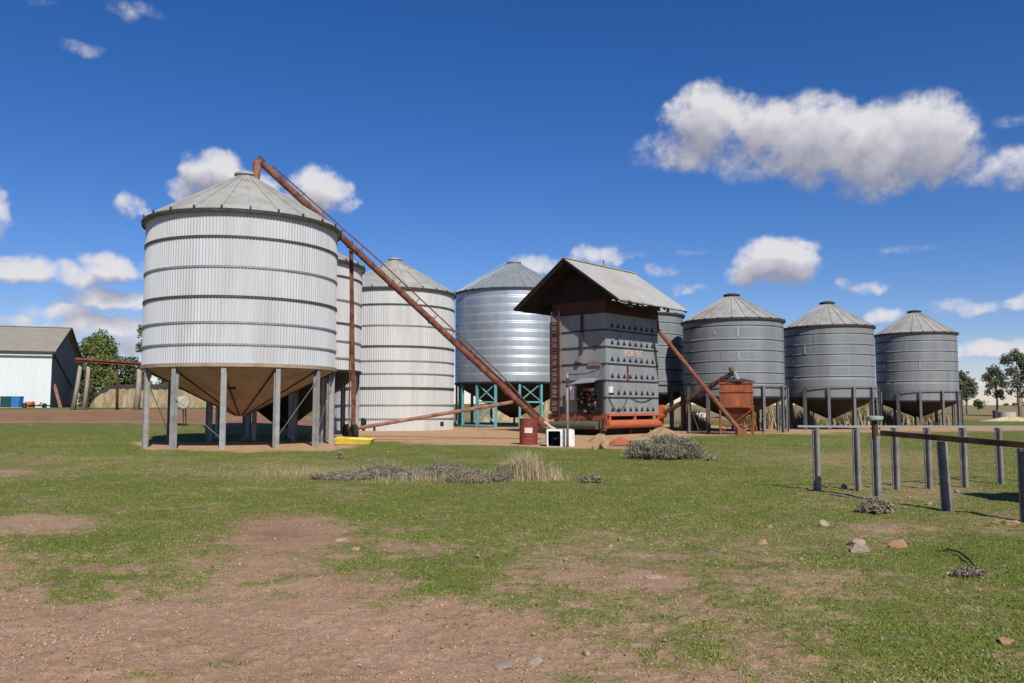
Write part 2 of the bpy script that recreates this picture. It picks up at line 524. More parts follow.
# ------------------------------------------------------------------ grass blades and pebbles (uncountable)
def blades(name, P, h, w, tone, lean=.6):
    n = len(P)
    a = rng.random(n) * 2 * PI
    d = np.stack([np.cos(a), np.sin(a), np.zeros(n)], -1)
    l = rng.random(n) * lean * h
    b = rng.random(n) * 2 * PI
    tip = P + np.stack([np.cos(b) * l, np.sin(b) * l, h], -1)
    V = np.stack([P - d * w[:, None] / 2, P + d * w[:, None] / 2, tip], 1).reshape(-1, 3)
    Fs = np.arange(3 * n).reshape(-1, 3)
    return raw(name, V, Fs, M_BLADE, tone=np.repeat(tone, 3))


def build_grass():
    # tufts, thinning with distance
    N = 900000
    y = 4.2 * (46 / 4.2) ** rng.random(N)
    u = rng.random(N) * 1100 - 38
    x = (u - 512) * CP / F * y
    # gather the blades in tufts
    g, pad, trk, dry = ground_map(x, y)
    k = g + (fbm(x * 5 + 3, y * 5 + 9, 3) - .5) * 1.6 + (rng.random(N) - .5) * .6
    stray = rng.random(N) < .035
    keep = ((k > .66) | stray) & (pad < .3) & (trk < .5)
    x, y, g, dry = x[keep], y[keep], g[keep], dry[keep]
    n = len(x)
    z = terr(x, y) - .006 + relief(x, y)
    h = (.008 + .018 * rng.random(n) ** 1.8) * (1 + .012 * y)
    w = (.005 + .006 * rng.random(n)) * (1 + .07 * y)
    stray = stray[keep]
    tone = np.clip(.36 + stray * .45 + (fbm(x * .8, y * .8, 3) - .5) * .9 + (rng.random(n) - .5) * .55 + dry * .55 * (rng.random(n) < .75), 0, 1)
    o = blades('grass', np.stack([x, y, z], -1), h, w, tone, 1.9)
    tag(o, 'short green turf with drier tan patches across the yard', 'grass', kind='stuff')


def build_pebbles():
    N = 42000
    y = 4.2 * (26 / 4.2) ** rng.random(N)
    u = rng.random(N) * 1060 - 18
    x = (u - 512) * CP / F * y
    g, pad, trk, dry = ground_map(x, y)
    keep = (rng.random(N) > g * 1.2) & (fbm(x * 2 + 31, y * 2 + 77, 3) + .35 * rng.random(N) > .62)
    x, y = x[keep], y[keep]; n = len(x)
    s = (.004 + .011 * rng.random(n) ** 5) * (1 + .05 * y)
    base = np.array([(1, 0, 0), (0, 1, 0), (-1, 0, 0), (0, -1, 0), (0, 0, .75), (0, 0, -.6)], float)
    fs = np.array([(0, 1, 4), (1, 2, 4), (2, 3, 4), (3, 0, 4), (1, 0, 5), (2, 1, 5), (3, 2, 5), (0, 3, 5)])
    B = base[None] * (1 + (rng.random((n, 6, 3)) - .5) * .7) * s[:, None, None]
    a = rng.random(n) * PI
    c, q = np.cos(a), np.sin(a)
    X = B[..., 0] * c[:, None] - B[..., 1] * q[:, None] + x[:, None]
    Y = B[..., 0] * q[:, None] + B[..., 1] * c[:, None] + y[:, None]
    Z = B[..., 2] + s[:, None] * .2 + relief(x, y)[:, None]
    V = np.stack([X, Y, Z], -1).reshape(-1, 3)
    Fs = (fs[None] + (np.arange(n) * 6)[:, None, None]).reshape(-1, 3)
    o = raw('gravel', V, Fs, M_CLOD)
    tag(o, 'small clods and pebbles strewn over the bare brown soil', 'gravel', kind='stuff')


build_grass()
build_pebbles()

# ------------------------------------------------------------------ silos


def silo_place(xl, xr, Y):
    a1 = math.atan((xl - 512) * CP / F); a2 = math.atan((xr - 512) * CP / F)
    m = (a1 + a2) / 2; h = (a2 - a1) / 2
    D = Y / math.cos(m)
    return D * math.sin(m), Y, D * math.sin(h)


def ringm(cx, cy, R, z, t, hgt_, n=96):
    return MB().lathe([(R, z - hgt_ / 2), (R + t, z - hgt_ / 2), (R + t, z + hgt_ / 2), (R, z + hgt_ / 2)], (cx, cy, 0), n, closed=True)


def roof_mesh(cx, cy, R, ze, za, rtop, gores, rib_h, oh, drop, ph=0.0):
    """cone roof with raised ribs, an eave lip and a skirt"""
    mb = MB()
    prof = [(R + oh, ze - drop), (R + oh, ze), (rtop, za), (0.01, za + .01)]
    mb.lathe(prof, (cx, cy, 0), gores * 4)
    mb.lathe([(R + oh - .015, ze - drop), (R - .08, ze - drop + .06)], (cx, cy, 0), gores * 4)
    for k in range(gores):
        t = 2 * PI * k / gores + ph
        c, s_ = math.cos(t), math.sin(t)
        p0 = Vector((cx + (R + oh) * c, cy + (R + oh) * s_, ze + rib_h * .3)); p1 = Vector((cx + rtop * c, cy + rtop * s_, za + rib_h * .3))
        mb.bar(p0, p1, .05, rib_h)
    return mb


def ibeam(p0, p1, w, d, face):
    """rolled section, flange facing along 'face'"""
    p0 = Vector(p0); p1 = Vector(p1); f = Vector(face).normalized(); t = .025
    mb = MB()
    mb.bar(p0 + f * (d / 2), p1 + f * (d / 2), w, t, up=f)
    mb.bar(p0 - f * (d / 2), p1 - f * (d / 2), w, t, up=f)
    mb.bar(p0, p1, t, d - t - .004, up=f)
    return mb


def corr(n_per, amp):
    """radius ripple, n_per samples per rib"""
    def f(k):
        p = k % n_per
        return (amp, amp, 0, -amp, -amp, 0)[p * 6 // n_per] if n_per != 4 else (amp, 0, -amp, 0)[p]
    return f


WHITE_G = 'round white corrugated grain silos'
GREY_G = 'grey elevated grain silos in the right hand row'


def silo(label, group, xl, xr, Y, zb, ze, za, wallm, roofm, bands, ribs=0, amp=.012, gores=20, oh=.12, drop=.10, cap=.3,
         hop=None, hopm=None, legs=None, rot=0.0, nseg=96, rot_gore=0.0, bolts=False, edge=True):
    cx, cy, R = silo_place(xl, xr, Y)
    root = thing('grain_silo', label, 'silo', (cx, cy, 0), group)
    # wall
    mb = MB()
    if ribs:
        mb.lathe([(R, zb), (R, ze)], (cx, cy, 0), ribs * 6, corr(6, amp))
    else:
        zs = sorted(set([zb, ze] + [z for z, *_ in bands]))
        prof = []
        for a, b in zip(zs[:-1], zs[1:]):
            k = 6
            for q in range(k + 1):
                t = q / k
                prof.append((R + .005 * math.sin(PI * t) - .002, a + (b - a) * t))
        mb.lathe(prof, (cx, cy, 0), nseg)
    wall = mb.build('wall', wallm, root, smooth=(ribs == 0))
    # roof
    ang0 = math.atan2(-cx, -cy)
    roof = roof_mesh(cx, cy, R, ze, za, cap, gores, .05, oh, drop, rot_gore).build('roof', roofm, root)
    if edge:
        eb = MB().lathe([(R + oh - .01, ze - drop - .05), (R + oh + .025, ze - drop - .05), (R + oh + .03, ze - drop + .075), (R + oh - .01, ze - drop + .075)],
                        (cx, cy, 0), 96, closed=True)
        if bolts:
            for k in range(gores):
                t = 2 * PI * k / gores + rot_gore
                eb.box((cx + (R + oh + .03) * math.cos(t), cy + (R + oh + .03) * math.sin(t), ze + .02), (.06, .06, .10), t)
        eb.build('eave_trim', M_EDGE, roof)
    capm = MB().lathe([(cap * 1.0, za - .06), (cap * 1.0, za + .10), (cap * 1.18, za + .10), (cap * 1.18, za + .17), (cap * .6, za + .24), (.01, za + .26)], (cx, cy, 0), 24)
    capm.build('roof_cap', M_EDGE if group == GREY_G else roofm, roof)
    for z, m, hh, tt in bands:
        ringm(cx, cy, R - .004 + (amp if ribs else 0), z, tt, hh).build('hoop', m, root)
    if hop is not None:
        rt, zt = hop
        MB().lathe([(R - .03, zb), (R - .05, zb - .12), (rt, zt + .04), (rt, zt), (.01, zt)], (cx, cy, 0), 48).build('hopper', hopm, root)
        ringm(cx, cy, R - .03, zb - .02, .09, .14).build('skirt_ring', hopm, root)
    if legs:
        n, ph, wdt, dep, ztop, m, off = legs
        for k in range(n):
            t = ph + 2 * PI * k / n          # 0 = towards the camera, positive to the right
            vx, vy = -cx / math.hypot(cx, cy), -cy / math.hypot(cx, cy)
            fx = vx * math.cos(t) - vy * math.sin(t); fy = vx * math.sin(t) + vy * math.cos(t)
            px, py = cx + fx * (R + off), cy + fy * (R + off)
            ibeam((px, py, -.05), (px, py, ztop), wdt, dep, (fx, fy, 0)).build('leg', m, root)
    return root, cx, cy, R


R1 = silo_place(140, 334.5, 34.5)[2]
Yf = 34.5 - R1
z1b, z1e, z1a = hgt(364, Yf), hgt(208, Yf) + .02, hgt(178.5, 34.5)
b1 = [(hgt(236, Yf), M_BAND, .085, .035), (hgt(266, Yf), M_BANDG, .075, .03), (hgt(296, Yf), M_BAND, .085, .035),
      (hgt(322, Yf), M_BANDG, .075, .03), (hgt(344, Yf), M_BANDG, .075, .03)]
S1 = silo('largest white silo in front, on grey legs with a rusty cone underneath', WHITE_G, 140, 334.5, 34.5, z1b, z1e, z1a, M_WHITE, M_ROOF, b1,
          ribs=190, amp=.014, gores=24, oh=.16, drop=.12, cap=.42, hop=(.22, hgt(415, 34.5) - .05), hopm=M_HOP,
          legs=(12, math.radians(-9.5), .185, .17, z1b - .02, M_LEG, -.10), rot_gore=.1, bolts=True)
# hopper seams and braces of the big silo
cx, cy, R = S1[1:]
zt = hgt(415, 34.5) - .05
hopper1 = [c for c in S1[0].children if c.name.startswith('hopper')][0]
sm = MB()
for k in range(12):
    t = 2 * PI * k / 12 + .13
    sm.bar((cx + (R - .03) * math.cos(t), cy + (R - .03) * math.sin(t), z1b - .14), (cx + .24 * math.cos(t), cy + .24 * math.sin(t), zt + .05), .06, .05)
sm.build('seam_strap', M_DARKRUST, hopper1)
vx, vy = -cx / math.hypot(cx, cy), -cy / math.hypot(cx, cy)


def legpt(t, z, off=-.10):
    t = math.radians(t)
    return Vector((cx + (vx * math.cos(t) - vy * math.sin(t)) * (R + off), cy + (vx * math.sin(t) + vy * math.cos(t)) * (R + off), z))


for a, z0, b, z1 in ((-9.5, .35, -39.5, 1.9), (20.5, .35, 50.5, 2.6), (50.5, .4, 80.5, 2.5), (140, .3, 170, 2.6), (-130, .3, -100, 2.6)):
    MB().tube([legpt(a, z0), legpt(b, z1)], .014, 6).build('brace', M_LEGD, S1[0])
# small slide door on the cone
MB().box((cx + .35, cy - 2.35, hgt(388, 32.2)), (.42, .05, .09)).build('inspection_slot', M_BLACK, S1[0])

# second white silo, half hidden
Y2 = 44.5
b2 = [(z, M_BAND if i in (0, 2) else M_BANDG, .085, .035) for i, z in enumerate([hgt(280, Y2 - .8), hgt(303, Y2 - .8), hgt(325.5, Y2 - .8), hgt(343, Y2 - .8), hgt(359.5, Y2 - .8)])]
z2b, z2e = hgt(371.5, Y2 - .8), hgt(264, Y2 - .8)
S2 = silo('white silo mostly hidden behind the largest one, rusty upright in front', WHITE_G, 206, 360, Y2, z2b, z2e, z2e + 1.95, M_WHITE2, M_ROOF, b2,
          ribs=190, amp=.014, gores=24, oh=.16, drop=.12, cap=.42, hop=(.35, .45), hopm=M_HOPSHADE,
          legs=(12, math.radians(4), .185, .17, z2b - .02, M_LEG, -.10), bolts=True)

# third white silo, standing on the ground
Y3 = 57.5
R3 = silo_place(332, 453.5, Y3)[2]; Yf = Y3 - R3
b3 = [(hgt(y, Yf), m, hh, .04) for y, m, hh in ((304, M_BAND, .10), (325, M_BANDG, .085), (346, M_BAND, .12), (360.5, M_BANDG, .085), (373.4, M_BANDG, .085),
                                                (388, M_BAND, .15), (405, M_BANDG, .085), (419, M_BANDG, .085))]
S3 = silo('creamy white silo standing flat on the ground, left of the shiny one', WHITE_G, 332, 453.5, Y3, -.05, hgt(286, Yf), hgt(261.5, Y3), M_WHITE2, M_ROOF, b3,
          ribs=170, amp=.013, gores=24, oh=.14, drop=.12, cap=.42, rot_gore=.06, bolts=True)
c3 = at(370, 425, Yf - .25 + .55)
hb = MB(); hb.box((c3.x, c3.y + .1, .55), (1.1, .5, .55)); hb.box((c3.x - .35, c3.y - .2, .18), (.12, .3, .5)); hb.box((c3.x + .35, c3.y - .2, .18), (.12, .3, .5))
hb.build('outlet_hatch', M_BLACK, S3[0])
for px in (442,):
    q = at(px, 424, Yf + .75)
    MB().box((q.x, q.y - .05, q.z), (.22, .16, .30)).build('outlet_hatch', M_BLACK, S3[0])

# shiny galvanised silo on a teal frame
Y4 = 65.5
R4 = silo_place(455, 573.5, Y4)[2]; Yf = Y4 - R4
z4b, z4e = hgt(382, Yf), hgt(287, Yf)
nb = 11
b4 = [(z4b + (z4e - z4b) * k / nb, M_GALVH, .05, .010) for k in range(1, nb)]
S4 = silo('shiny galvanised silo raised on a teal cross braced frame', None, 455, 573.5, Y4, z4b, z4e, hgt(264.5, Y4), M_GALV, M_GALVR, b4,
          gores=36, oh=.12, drop=.06, cap=.5, hop=(.4, .7), hopm=M_HOPSHADE, nseg=120, bolts=True, edge=True)
cx, cy, R = S4[1:]
vx, vy = -cx / math.hypot(cx, cy), -cy / math.hypot(cx, cy)


def p4(t, z, off=-.12):
    t = math.radians(t)
    return Vector((cx + (vx * math.cos(t) - vy * math.sin(t)) * (R + off), cy + (vx * math.sin(t) + vy * math.cos(t)) * (R + off), z))


def tpx(px):
    """angle round the silo at which its front is seen in direction px"""
    a = math.atan((px - 512) * CP / F); D = math.hypot(cx, cy); a0 = math.atan2(cx, cy)
    s_ = D * math.sin(a - a0) / (R - .12)
    return math.degrees(math.asin(max(-1, min(1, s_)))) + math.degrees(a - a0) * 1.0


legs4 = [tpx(p) for p in (457, 466, 481, 498, 519, 538, 556)] + [75, 100, 125, 150, 180, 205, 230, 255]
for t in legs4:
    front = Vector(p4(t, 0)) - Vector((cx, cy, 0))
    ibeam(p4(t, -.05), p4(t, z4b - .03), .17, .15, front).build('leg', M_TEAL, S4[0])


def xbrace(ta, tb, z0, z1):
    MB().tube([p4(ta, z0), p4(tb, z1)], .05, 5).build('brace', M_TEAL, S4[0])
    MB().tube([p4(tb, z0, -.16), p4(ta, z1, -.16)], .05, 5).build('brace', M_TEAL, S4[0])


zm = hgt(402, Yf)
for i, j in ((2, 3), (4, 5)):
    xbrace(legs4[i], legs4[j], zm + .05, z4b - .1)
    MB().bar(p4(legs4[i], zm), p4(legs4[j], zm), .09, .12).build('brace', M_TEAL, S4[0])
xbrace(legs4[2], legs4[3], .2, zm - .05)
for i, j in ((0, 1), (1, 2), (2, 3)):
    MB().bar(p4(legs4[i], .16), p4(legs4[j], .16), .09, .12).build('brace', M_TEAL, S4[0])
MB().bar(p4(legs4[0], zm), p4(legs4[1], zm), .07, .08).build('brace', M_TEAL, S4[0])
# ladder rail up the left of the roof
la = MB()
t = math.radians(-72)
dx = vx * math.cos(t) - vy * math.sin(t); dy = vx * math.sin(t) + vy * math.cos(t)
za4 = hgt(264, Y4)
la.bar((cx + (R + .1) * dx, cy + (R + .1) * dy, z4e + .1), (cx + .7 * dx, cy + .7 * dy, za4 + .1), .22, .06)
la.build('roof_ladder', M_RAIL, S4[0])

# grey silos -----------------------------------------------------------------


def grey(label, xl, xr, Y, ye, ya, yb, seams, phase, ytop, marks=()):
    Rr = silo_place(xl, xr, Y)[2]; Yf = Y - Rr
    zb, ze = hgt(yb, Yf), hgt(ye, Yf)
    bands = [(hgt(s, Yf), M_GREYSEAM, .055, .016) for s in seams]
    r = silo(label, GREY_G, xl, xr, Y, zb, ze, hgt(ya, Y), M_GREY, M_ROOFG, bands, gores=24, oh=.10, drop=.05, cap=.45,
             hop=(.35, .75), hopm=M_HOPSHADE, legs=(12, math.radians(phase), .17, .15, hgt(ytop, Yf), M_LEGD, .12), bolts=True)
    root, cx, cy, R = r
    MB().lathe([(R + .10, hgt(ytop, Yf) - .02), (R + .15, hgt(ytop, Yf) - .02), (R + .15, hgt(ytop, Yf) + .04), (R + .10, hgt(ytop, Yf) + .04)], (cx, cy, 0), 12 * 4, closed=True).build('leg_ring', M_LEGD, root)
    rj = random.Random(int(xl * 10)); sl_ = [ye + 3] + list(seams) + [yb]
    marks = list(marks) + [None]
    extra = []
    for y0, y1 in zip(sl_[:-1], sl_[1:]):
        for q in range(rj.choice((0, 1, 1))):
            extra.append((xl + (xr - xl) * rj.uniform(.06, .94), y0 + .8, y1 - .8))
    marks = [(m_, M_PALESEAM, .10) for m_ in marks if m_] + [(m_, M_GREYLAP, .03) for m_ in extra]
    for (px, y0, y1), mm_, wd_ in marks:
        a = math.atan((px - 512) * CP / F); a0 = math.atan2(cx, cy); D = math.hypot(cx, cy)
        s_ = max(-1, min(1, D * math.sin(a - a0) / R)); t = math.asin(s_) + (a - a0)
        vx, vy = -cx / D, -cy / D
        fx = vx * math.cos(t) - vy * math.sin(t); fy = vx * math.sin(t) + vy * math.cos(t)
        yy = cy + fy * R
        MB().box((cx + fx * (R + (.015 if wd_ > .05 else .002)), cy + fy * (R + (.015 if wd_ > .05 else .002)), (hgt(y0, yy) + hgt(y1, yy)) / 2), (.03, wd_, hgt(y0, yy) - hgt(y1, yy)), math.atan2(fy, fx)).build('wall_joint', mm_, root)
    return r


S5 = grey('grey silo tucked close behind the roofed grain dryer', 590, 684.5, 57.5, 312, 292, 393, (321.5, 333, 345, 357, 369, 381), 12, 384)
SA = grey('grey elevated silo behind the orange hopper bin, biggest of its row', 684, 785.5, 53, 317.5, 297.5, 397, (325, 339, 350, 361, 372.6, 383), 2, 386,
          ((739, 327, 337), (739, 351, 359), (718, 331, 335)))
SB = grey('grey elevated silo between its two neighbours in the right hand row', 785.5, 876.5, 58.2, 324.5, 305, 398, (333, 344, 354, 365.5, 376.5), -1, 387,
          ((808, 345, 354), (790, 346, 353)))
SCc = grey('grey elevated silo at the far right end, beside open paddock', 877, 960, 64.4, 331.7, 313.5, 401, (340, 351, 361, 370.5, 381), 4, 391,
           ((921, 362, 369), (887, 365, 368)))

# ------------------------------------------------------------------ grain dryer
AX = Vector((.66, .7513, 0)); AW = Vector((.7513, -.66, 0))     # along its length, and to its right
UP = Vector((0, 0, 1))
K0 = Vector((5.137, 45.15, 0))                                  # front right corner
DW, DL = 3.8, 5.4
DZ0, DZ1 = 1.15, 6.72
droot = thing('grain_dryer', 'grey slab sided grain dryer with rusty orange base and wide gable roof', 'grain dryer', K0 - AW * DW / 2 + AX * DL / 2)
MD = Matrix((AW, AX, UP)).transposed()


def dp(w, l, z):
    """dryer coordinates: w from right face (negative = left), l from front face, height"""
    return K0 + AW * w + AX * l + UP * z


def dbox(mb, w0, w1, l0, l1, z0, z1):
    mb.box(dp((w0 + w1) / 2, (l0 + l1) / 2, (z0 + z1) / 2), (w1 - w0, l1 - l0, z1 - z0), M=MD)
    return mb


dbox(MB(), -DW, 0, 0, DL, DZ0, DZ1).build('body', M_DRYER, droot)
dbox(MB(), -DW + .05, -.05, .05, DL - .05, DZ1 + .003, DZ1 + .75).build('top_section', M_DARKRUST, droot)  # orange rust given a darker colour for the shade under the roof
rowh = (DZ1 - DZ0) / 6
for k in range(0, 6):
    z = DZ0 + rowh * k
    if k:
        mb = MB()
        dbox(mb, .002, .05, .05, DL, z - .035, z + .03)
        dbox(mb, -DW, .05, -.05, -.002, z - .035, z + .03)
        mb.build('seam_ledge', M_GREYSEAM, droot)
    for j in range(8):
        l = .6 + j * (4.18 / 7)
        zc = z + .16
        mb = MB()
        a = dp(.004, l - .16, zc); b = dp(.004, l + .16, zc); c = dp(.004, l, zc + .25)
        mb.prism([a, b, c], AW * .015)
        mb.prism([dp(.019, l - .14, zc), dp(.019, l + .14, zc), dp(.019, l, zc + .22)], AW * .01)
        mb.build('vent_hood', M_BLACK, droot)
# lettering on the side
M_TXT = mat('letter_paint', (.56, .47, .40), .7, 0, .15, 6, (.50, .25, .15), .3, 2)
cu = bpy.data.curves.new('lettering', 'FONT'); cu.body = 'VORTEC'; cu.size = .52; cu.align_x = 'CENTER'; cu.extrude = .004; cu.offset = .008
_t = bpy.data.objects.new('lettering_source', cu); COL.objects.link(_t)
_dg = bpy.context.evaluated_depsgraph_get()
tm = bpy.data.meshes.new_from_object(_t.evaluated_get(_dg)); bpy.data.objects.remove(_t)
tm.materials.clear(); tm.materials.append(M_TXT)
to = bpy.data.objects.new('lettering', tm); COL.objects.link(to); to.parent = droot
Mt = Matrix((AX, UP, AW)).transposed().to_4x4()
to.matrix_local = Matrix.Translation(dp(.008, 2.75, DZ0 + 4 * rowh - .42) - ORG[droot.name]) @ Mt
M_FADE = mat('faded_paint', (.28, .20, .175), .75, 0, .2, 6, (.215, .235, .245), .3, 4)
mb = MB()
for i, l in enumerate((1.95, 2.2, 2.5, 2.75)):
    dbox(mb, .002, .006, l, l + .17, DZ0 + 3 * rowh - .36, DZ0 + 3 * rowh - .12)
mb.build('faded_mark', M_FADE, droot)
# side bits: rust pipe, white boxes, loose cable
MB().tube([dp(.09, 2.05, DZ0 + 2.02 * rowh), dp(.09, 2.05, DZ0 + 2.95 * rowh)], .045, 8).build('side_pipe', M_RUST, droot)
MB().box(dp(.06, .35, DZ0 + 1.45 * rowh), (.12, .28, .34), M=MD).build('junction_box', M_WPLAST, droot)
mb = MB()
pts = [dp(.07, .15 + 1.9 * t, DZ0 + 1.0 * rowh - .75 * math.sin(PI * t)) for t in np.linspace(0, 1, 12)]
mb.tube(pts, .022, 6)
mb.build('hanging_cable', M_RUBBER, droot)
mb = MB(); mb.tube([dp(.06, 2.4 + 2.2 * t, DZ0 + .98 * rowh - .22 * math.sin(PI * t)) for t in np.linspace(0, 1, 10)], .02, 6)
mb.build('hanging_cable', M_RUBBER, droot)
# left (gable side) face: ladder tower, burner, boxes
mb = MB()
for w in (-DW + .22, -DW + .76):
    dbox(mb, w, w + .05, -.32, -.27, .9, 7.0)
for k in range(18):
    z = 1.1 + k * .33
    dbox(mb, -DW + .22, -DW + .78, -.315, -.275, z, z + .03)
mb.build('ladder', M_DARKRUST, droot)
for k in range(1, 7):
    dbox(MB(), -DW + .16, -DW + .88, -.26, -.225, DZ0 + rowh * k - .14 - .95 * rowh, DZ0 + rowh * k - .06 - .95 * rowh).build('ladder_landing', M_DARKRUST, droot)
dbox(MB(), -DW + .03, -DW + .80, -.20, -.055, DZ0 + .15, DZ1 - .3).build('rust_panel', M_RGREY, droot)
MB().tube([dp(-1.55, -.10, DZ1 - 2.1), dp(-1.55, -.10, DZ1 - .02)], .07, 8).build('down_pipe', M_GREYSEAM, droot)
# burner alcove with awning and charred machinery
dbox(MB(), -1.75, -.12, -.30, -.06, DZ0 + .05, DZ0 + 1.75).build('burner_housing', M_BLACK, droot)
mb = MB()
mb.prism([dp(-1.65, -.04, DZ0 + 1.95), dp(-.30, -.04, DZ0 + 1.95), dp(-.15, -1.0, DZ0 + 1.72), dp(-1.75, -1.0, DZ0 + 1.62)], UP * .04)
mb.build('awning', M_DRYER, droot)
mb = MB(); r_ = random.Random(3)
for k in range(16):
    a = dp(-1.6 + r_.random() * 1.35, -.34 - r_.random() * .2, DZ0 + .1 + r_.random() * 1.1)
    b = a + AW * (r_.random() - .5) * .7 + UP * (r_.random() - .5) * .6
    mb.tube([a, b], .03 + r_.random() * .05, 7)
mb.build('burner_pipework', M_BLACK, droot)
for k in range(12):
    a = dp(-1.6 + r_.random() * 1.35, -.42 - r_.random() * .2, DZ0 + .15 + r_.random() * 1.0)
    MB().box(a, (.06 + r_.random() * .10, .1, .05 + r_.random() * .09), M=MD @ Matrix.Rotation(r_.random(), 3, 'Y')).build('burner_fitting', M_RUSTP, droot)
MB().box(dp(-.75, -.62, DZ0 + 1.35), (.5, .3, .16), M=MD).build('burner_motor', M_ORANGE, droot)
MB().box(dp(-2.05, -.22, DZ0 + 1.15), (.30, .3, .75), M=MD).build('switch_box', M_WPLAST, droot)
MB().box(dp(-2.45, -.12, DZ0 + 1.05), (.45, .12, .5), M=MD).build('meter_panel', M_RAIL, droot)
MB().box(dp(-2.05, -.22, DZ0 + 1.66), (.34, .2, .2), M=MD).build('switch_box_cowl', M_RUST, droot)
MB().box(dp(-.75, -.06, DZ0 + 2.78), (.85, .06, .24), M=MD).build('sign_plate', M_RGREY, droot)
MB().box(dp(-1.72, -.12, DZ0 + 3.05), (.22, .2, .34), M=MD).build('flood_lamp', M_RGREY, droot)
# base: orange beams, ducts, legs
mb = MB()
dbox(mb, -DW - .1, .1, -.22, -.05, .82, DZ0 - .003)
dbox(mb, -DW - .1, -DW + .05, -.05, DL, .82, DZ0 - .003)
mb.build('base_beam', M_ORANGE, droot)
mb = MB()
dbox(mb, .004, .16, .05, DL, DZ0 - .10, DZ0 + .04)
mb.build('side_beam', M_ORANGER, droot)
mb = MB()
for l in (.2, 2.7, 5.2):
    dbox(mb, -.02, .14, l - .06, l + .06, .72, DZ0 - .104)
mb.build('beam_stub', M_ORANGER, droot)
MB().tube([dp(.02, .02, .60), dp(.02, DL, .60)], .23, 18).build('side_duct', M_ORANGER, droot)
MB().tube([dp(-2.9, -.35, .56), dp(-.35, -.35, .56)], .24, 18).build('front_duct', M_OLIVE, droot)
MB().tube([dp(-3.7, -.25, .55), dp(-2.95, -.25, .55)], .20, 14).build('front_duct', M_OLIVE, droot)
dbox(MB(), -.22, .05, -.30, -.06, .25, .82).build('corner_bracket', M_RUST, droot)
mb = MB(); dbox(mb, -.1, .25, DL + .05, DL + .18, .30, 1.02); mb.tube([dp(.1, DL + .02, 1.25), dp(.1, DL + .2, 1.25)], .42, 18)
mb.build('drive_cover', M_ORANGEB, droot)
for w in (-DW + .15, -.3):
    for l in (.2, 2.7, 5.2):
        dbox(MB(), w - .08, w + .08, l - .08, l + .08, -.05, DZ0 - .003 if w < -1 else .8).build('leg', M_DARKRUST, droot)
dbox(MB(), -DW + .35, -.42, .3, DL - .3, -.05, DZ0 - .003).build('shade_block', M_BLACK, droot)  # black block extended to the ground to shut out sun and stand for shade
for l in (.12, .32):
    MB().tube([dp(-.05 + .12 * math.sin(6 * t), -.45 - .05 * t + l, .95 - .95 * t + .06 * math.sin(9 * t)) for t in np.linspace(0, 1, 10)], .03, 6).build('hose', M_RUBBER, droot)
# roof
ro1, ro2, rl0, rl1 = 1.75, 1.75, -1.3, 6.0
zr, zev = 9.80, 7.22
wc = -DW / 2; hw = DW / 2 + ro2
roof = MB()
th = .07
for sgn in (1, -1):
    e = wc + sgn * hw; r0 = wc
    n = 46
    vs = []
    for i in range(n + 1):
        l = rl0 + (rl1 - rl0) * i / n
        wob = .025 * ((i % 2) * 2 - 1)
        rag = 0.0
        if sgn > 0:
            rag = .10 * math.sin(i * 1.7) * math.sin(i * .63 + 1) + (.16 if i in (7, 8, 14, 15, 16) else 0)
        el = e - sgn * abs(rag)
        k = (zev - zr) / hw
        vs += [dp(r0, l, zr + wob * .4), dp(el, l, zr + k * abs(el - r0) + wob * .4), dp(r0, l, zr - th), dp(el, l, zr + k * abs(el - r0) - th)]
    fs = []
    for i in range(n):
        a, b = i * 4, (i + 1) * 4
        fs += [(a, a + 1, b + 1, b), (a + 2, b + 2, b + 3, a + 3), (a + 1, a + 3, b + 3, b + 1)]
    fs += [(0, 2, 3, 1), (n * 4, n * 4 + 1, n * 4 + 3, n * 4 + 2)]
    roof.add(vs, fs)
rf = roof.build('roof', M_DRYROOF, droot)
rg = MB(); rg.bar(dp(wc, rl0 - .02, zr + .03), dp(wc, rl1 + .02, zr + .03), .22, .05); rg.build('ridge_cap', M_DRYROOF, rf)
for l in (rl0 + .06, 1.2, 3.6, rl1 - .06):
    mb = MB()
    for sgn in (1, -1):
        mb.bar(dp(wc, l, zr - th - .09), dp(wc + sgn * (hw - .1), l, zev - th - .02), .08, .14)
    mb.build('rafter', M_SOFFSHADE, rf)
mb = MB()
for sgn in (1, -1):
    for q in (.25, .55, .9):
        w = wc + sgn * hw * q
        z = zr + (zev - zr) * q - th - .035
        mb.bar(dp(w, rl0 + .1, z), dp(w, rl1 - .1, z), .07, .05)
mb.build('purlin', M_SOFFSHADE, rf)
# near-black sheet under the roof standing for its shade, and gable frame
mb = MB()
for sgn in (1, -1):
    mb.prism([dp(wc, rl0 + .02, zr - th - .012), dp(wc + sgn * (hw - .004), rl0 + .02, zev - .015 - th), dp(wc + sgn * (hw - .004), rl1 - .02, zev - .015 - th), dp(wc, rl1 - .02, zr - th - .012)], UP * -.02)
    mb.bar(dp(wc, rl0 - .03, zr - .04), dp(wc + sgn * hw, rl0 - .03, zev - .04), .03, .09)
mb.build('soffit', M_SOFFSHADE, rf)
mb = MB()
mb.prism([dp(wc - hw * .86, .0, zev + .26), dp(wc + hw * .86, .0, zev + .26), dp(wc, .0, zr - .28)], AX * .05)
mb.build('gable_panel', M_SOFFSHADE, rf)
mb = MB(); mb.tube([dp(wc, 2.6, zr + .05), dp(wc, 2.6, zr + .42)], .03, 6); mb.build('roof_stub', M_EDGE, rf)
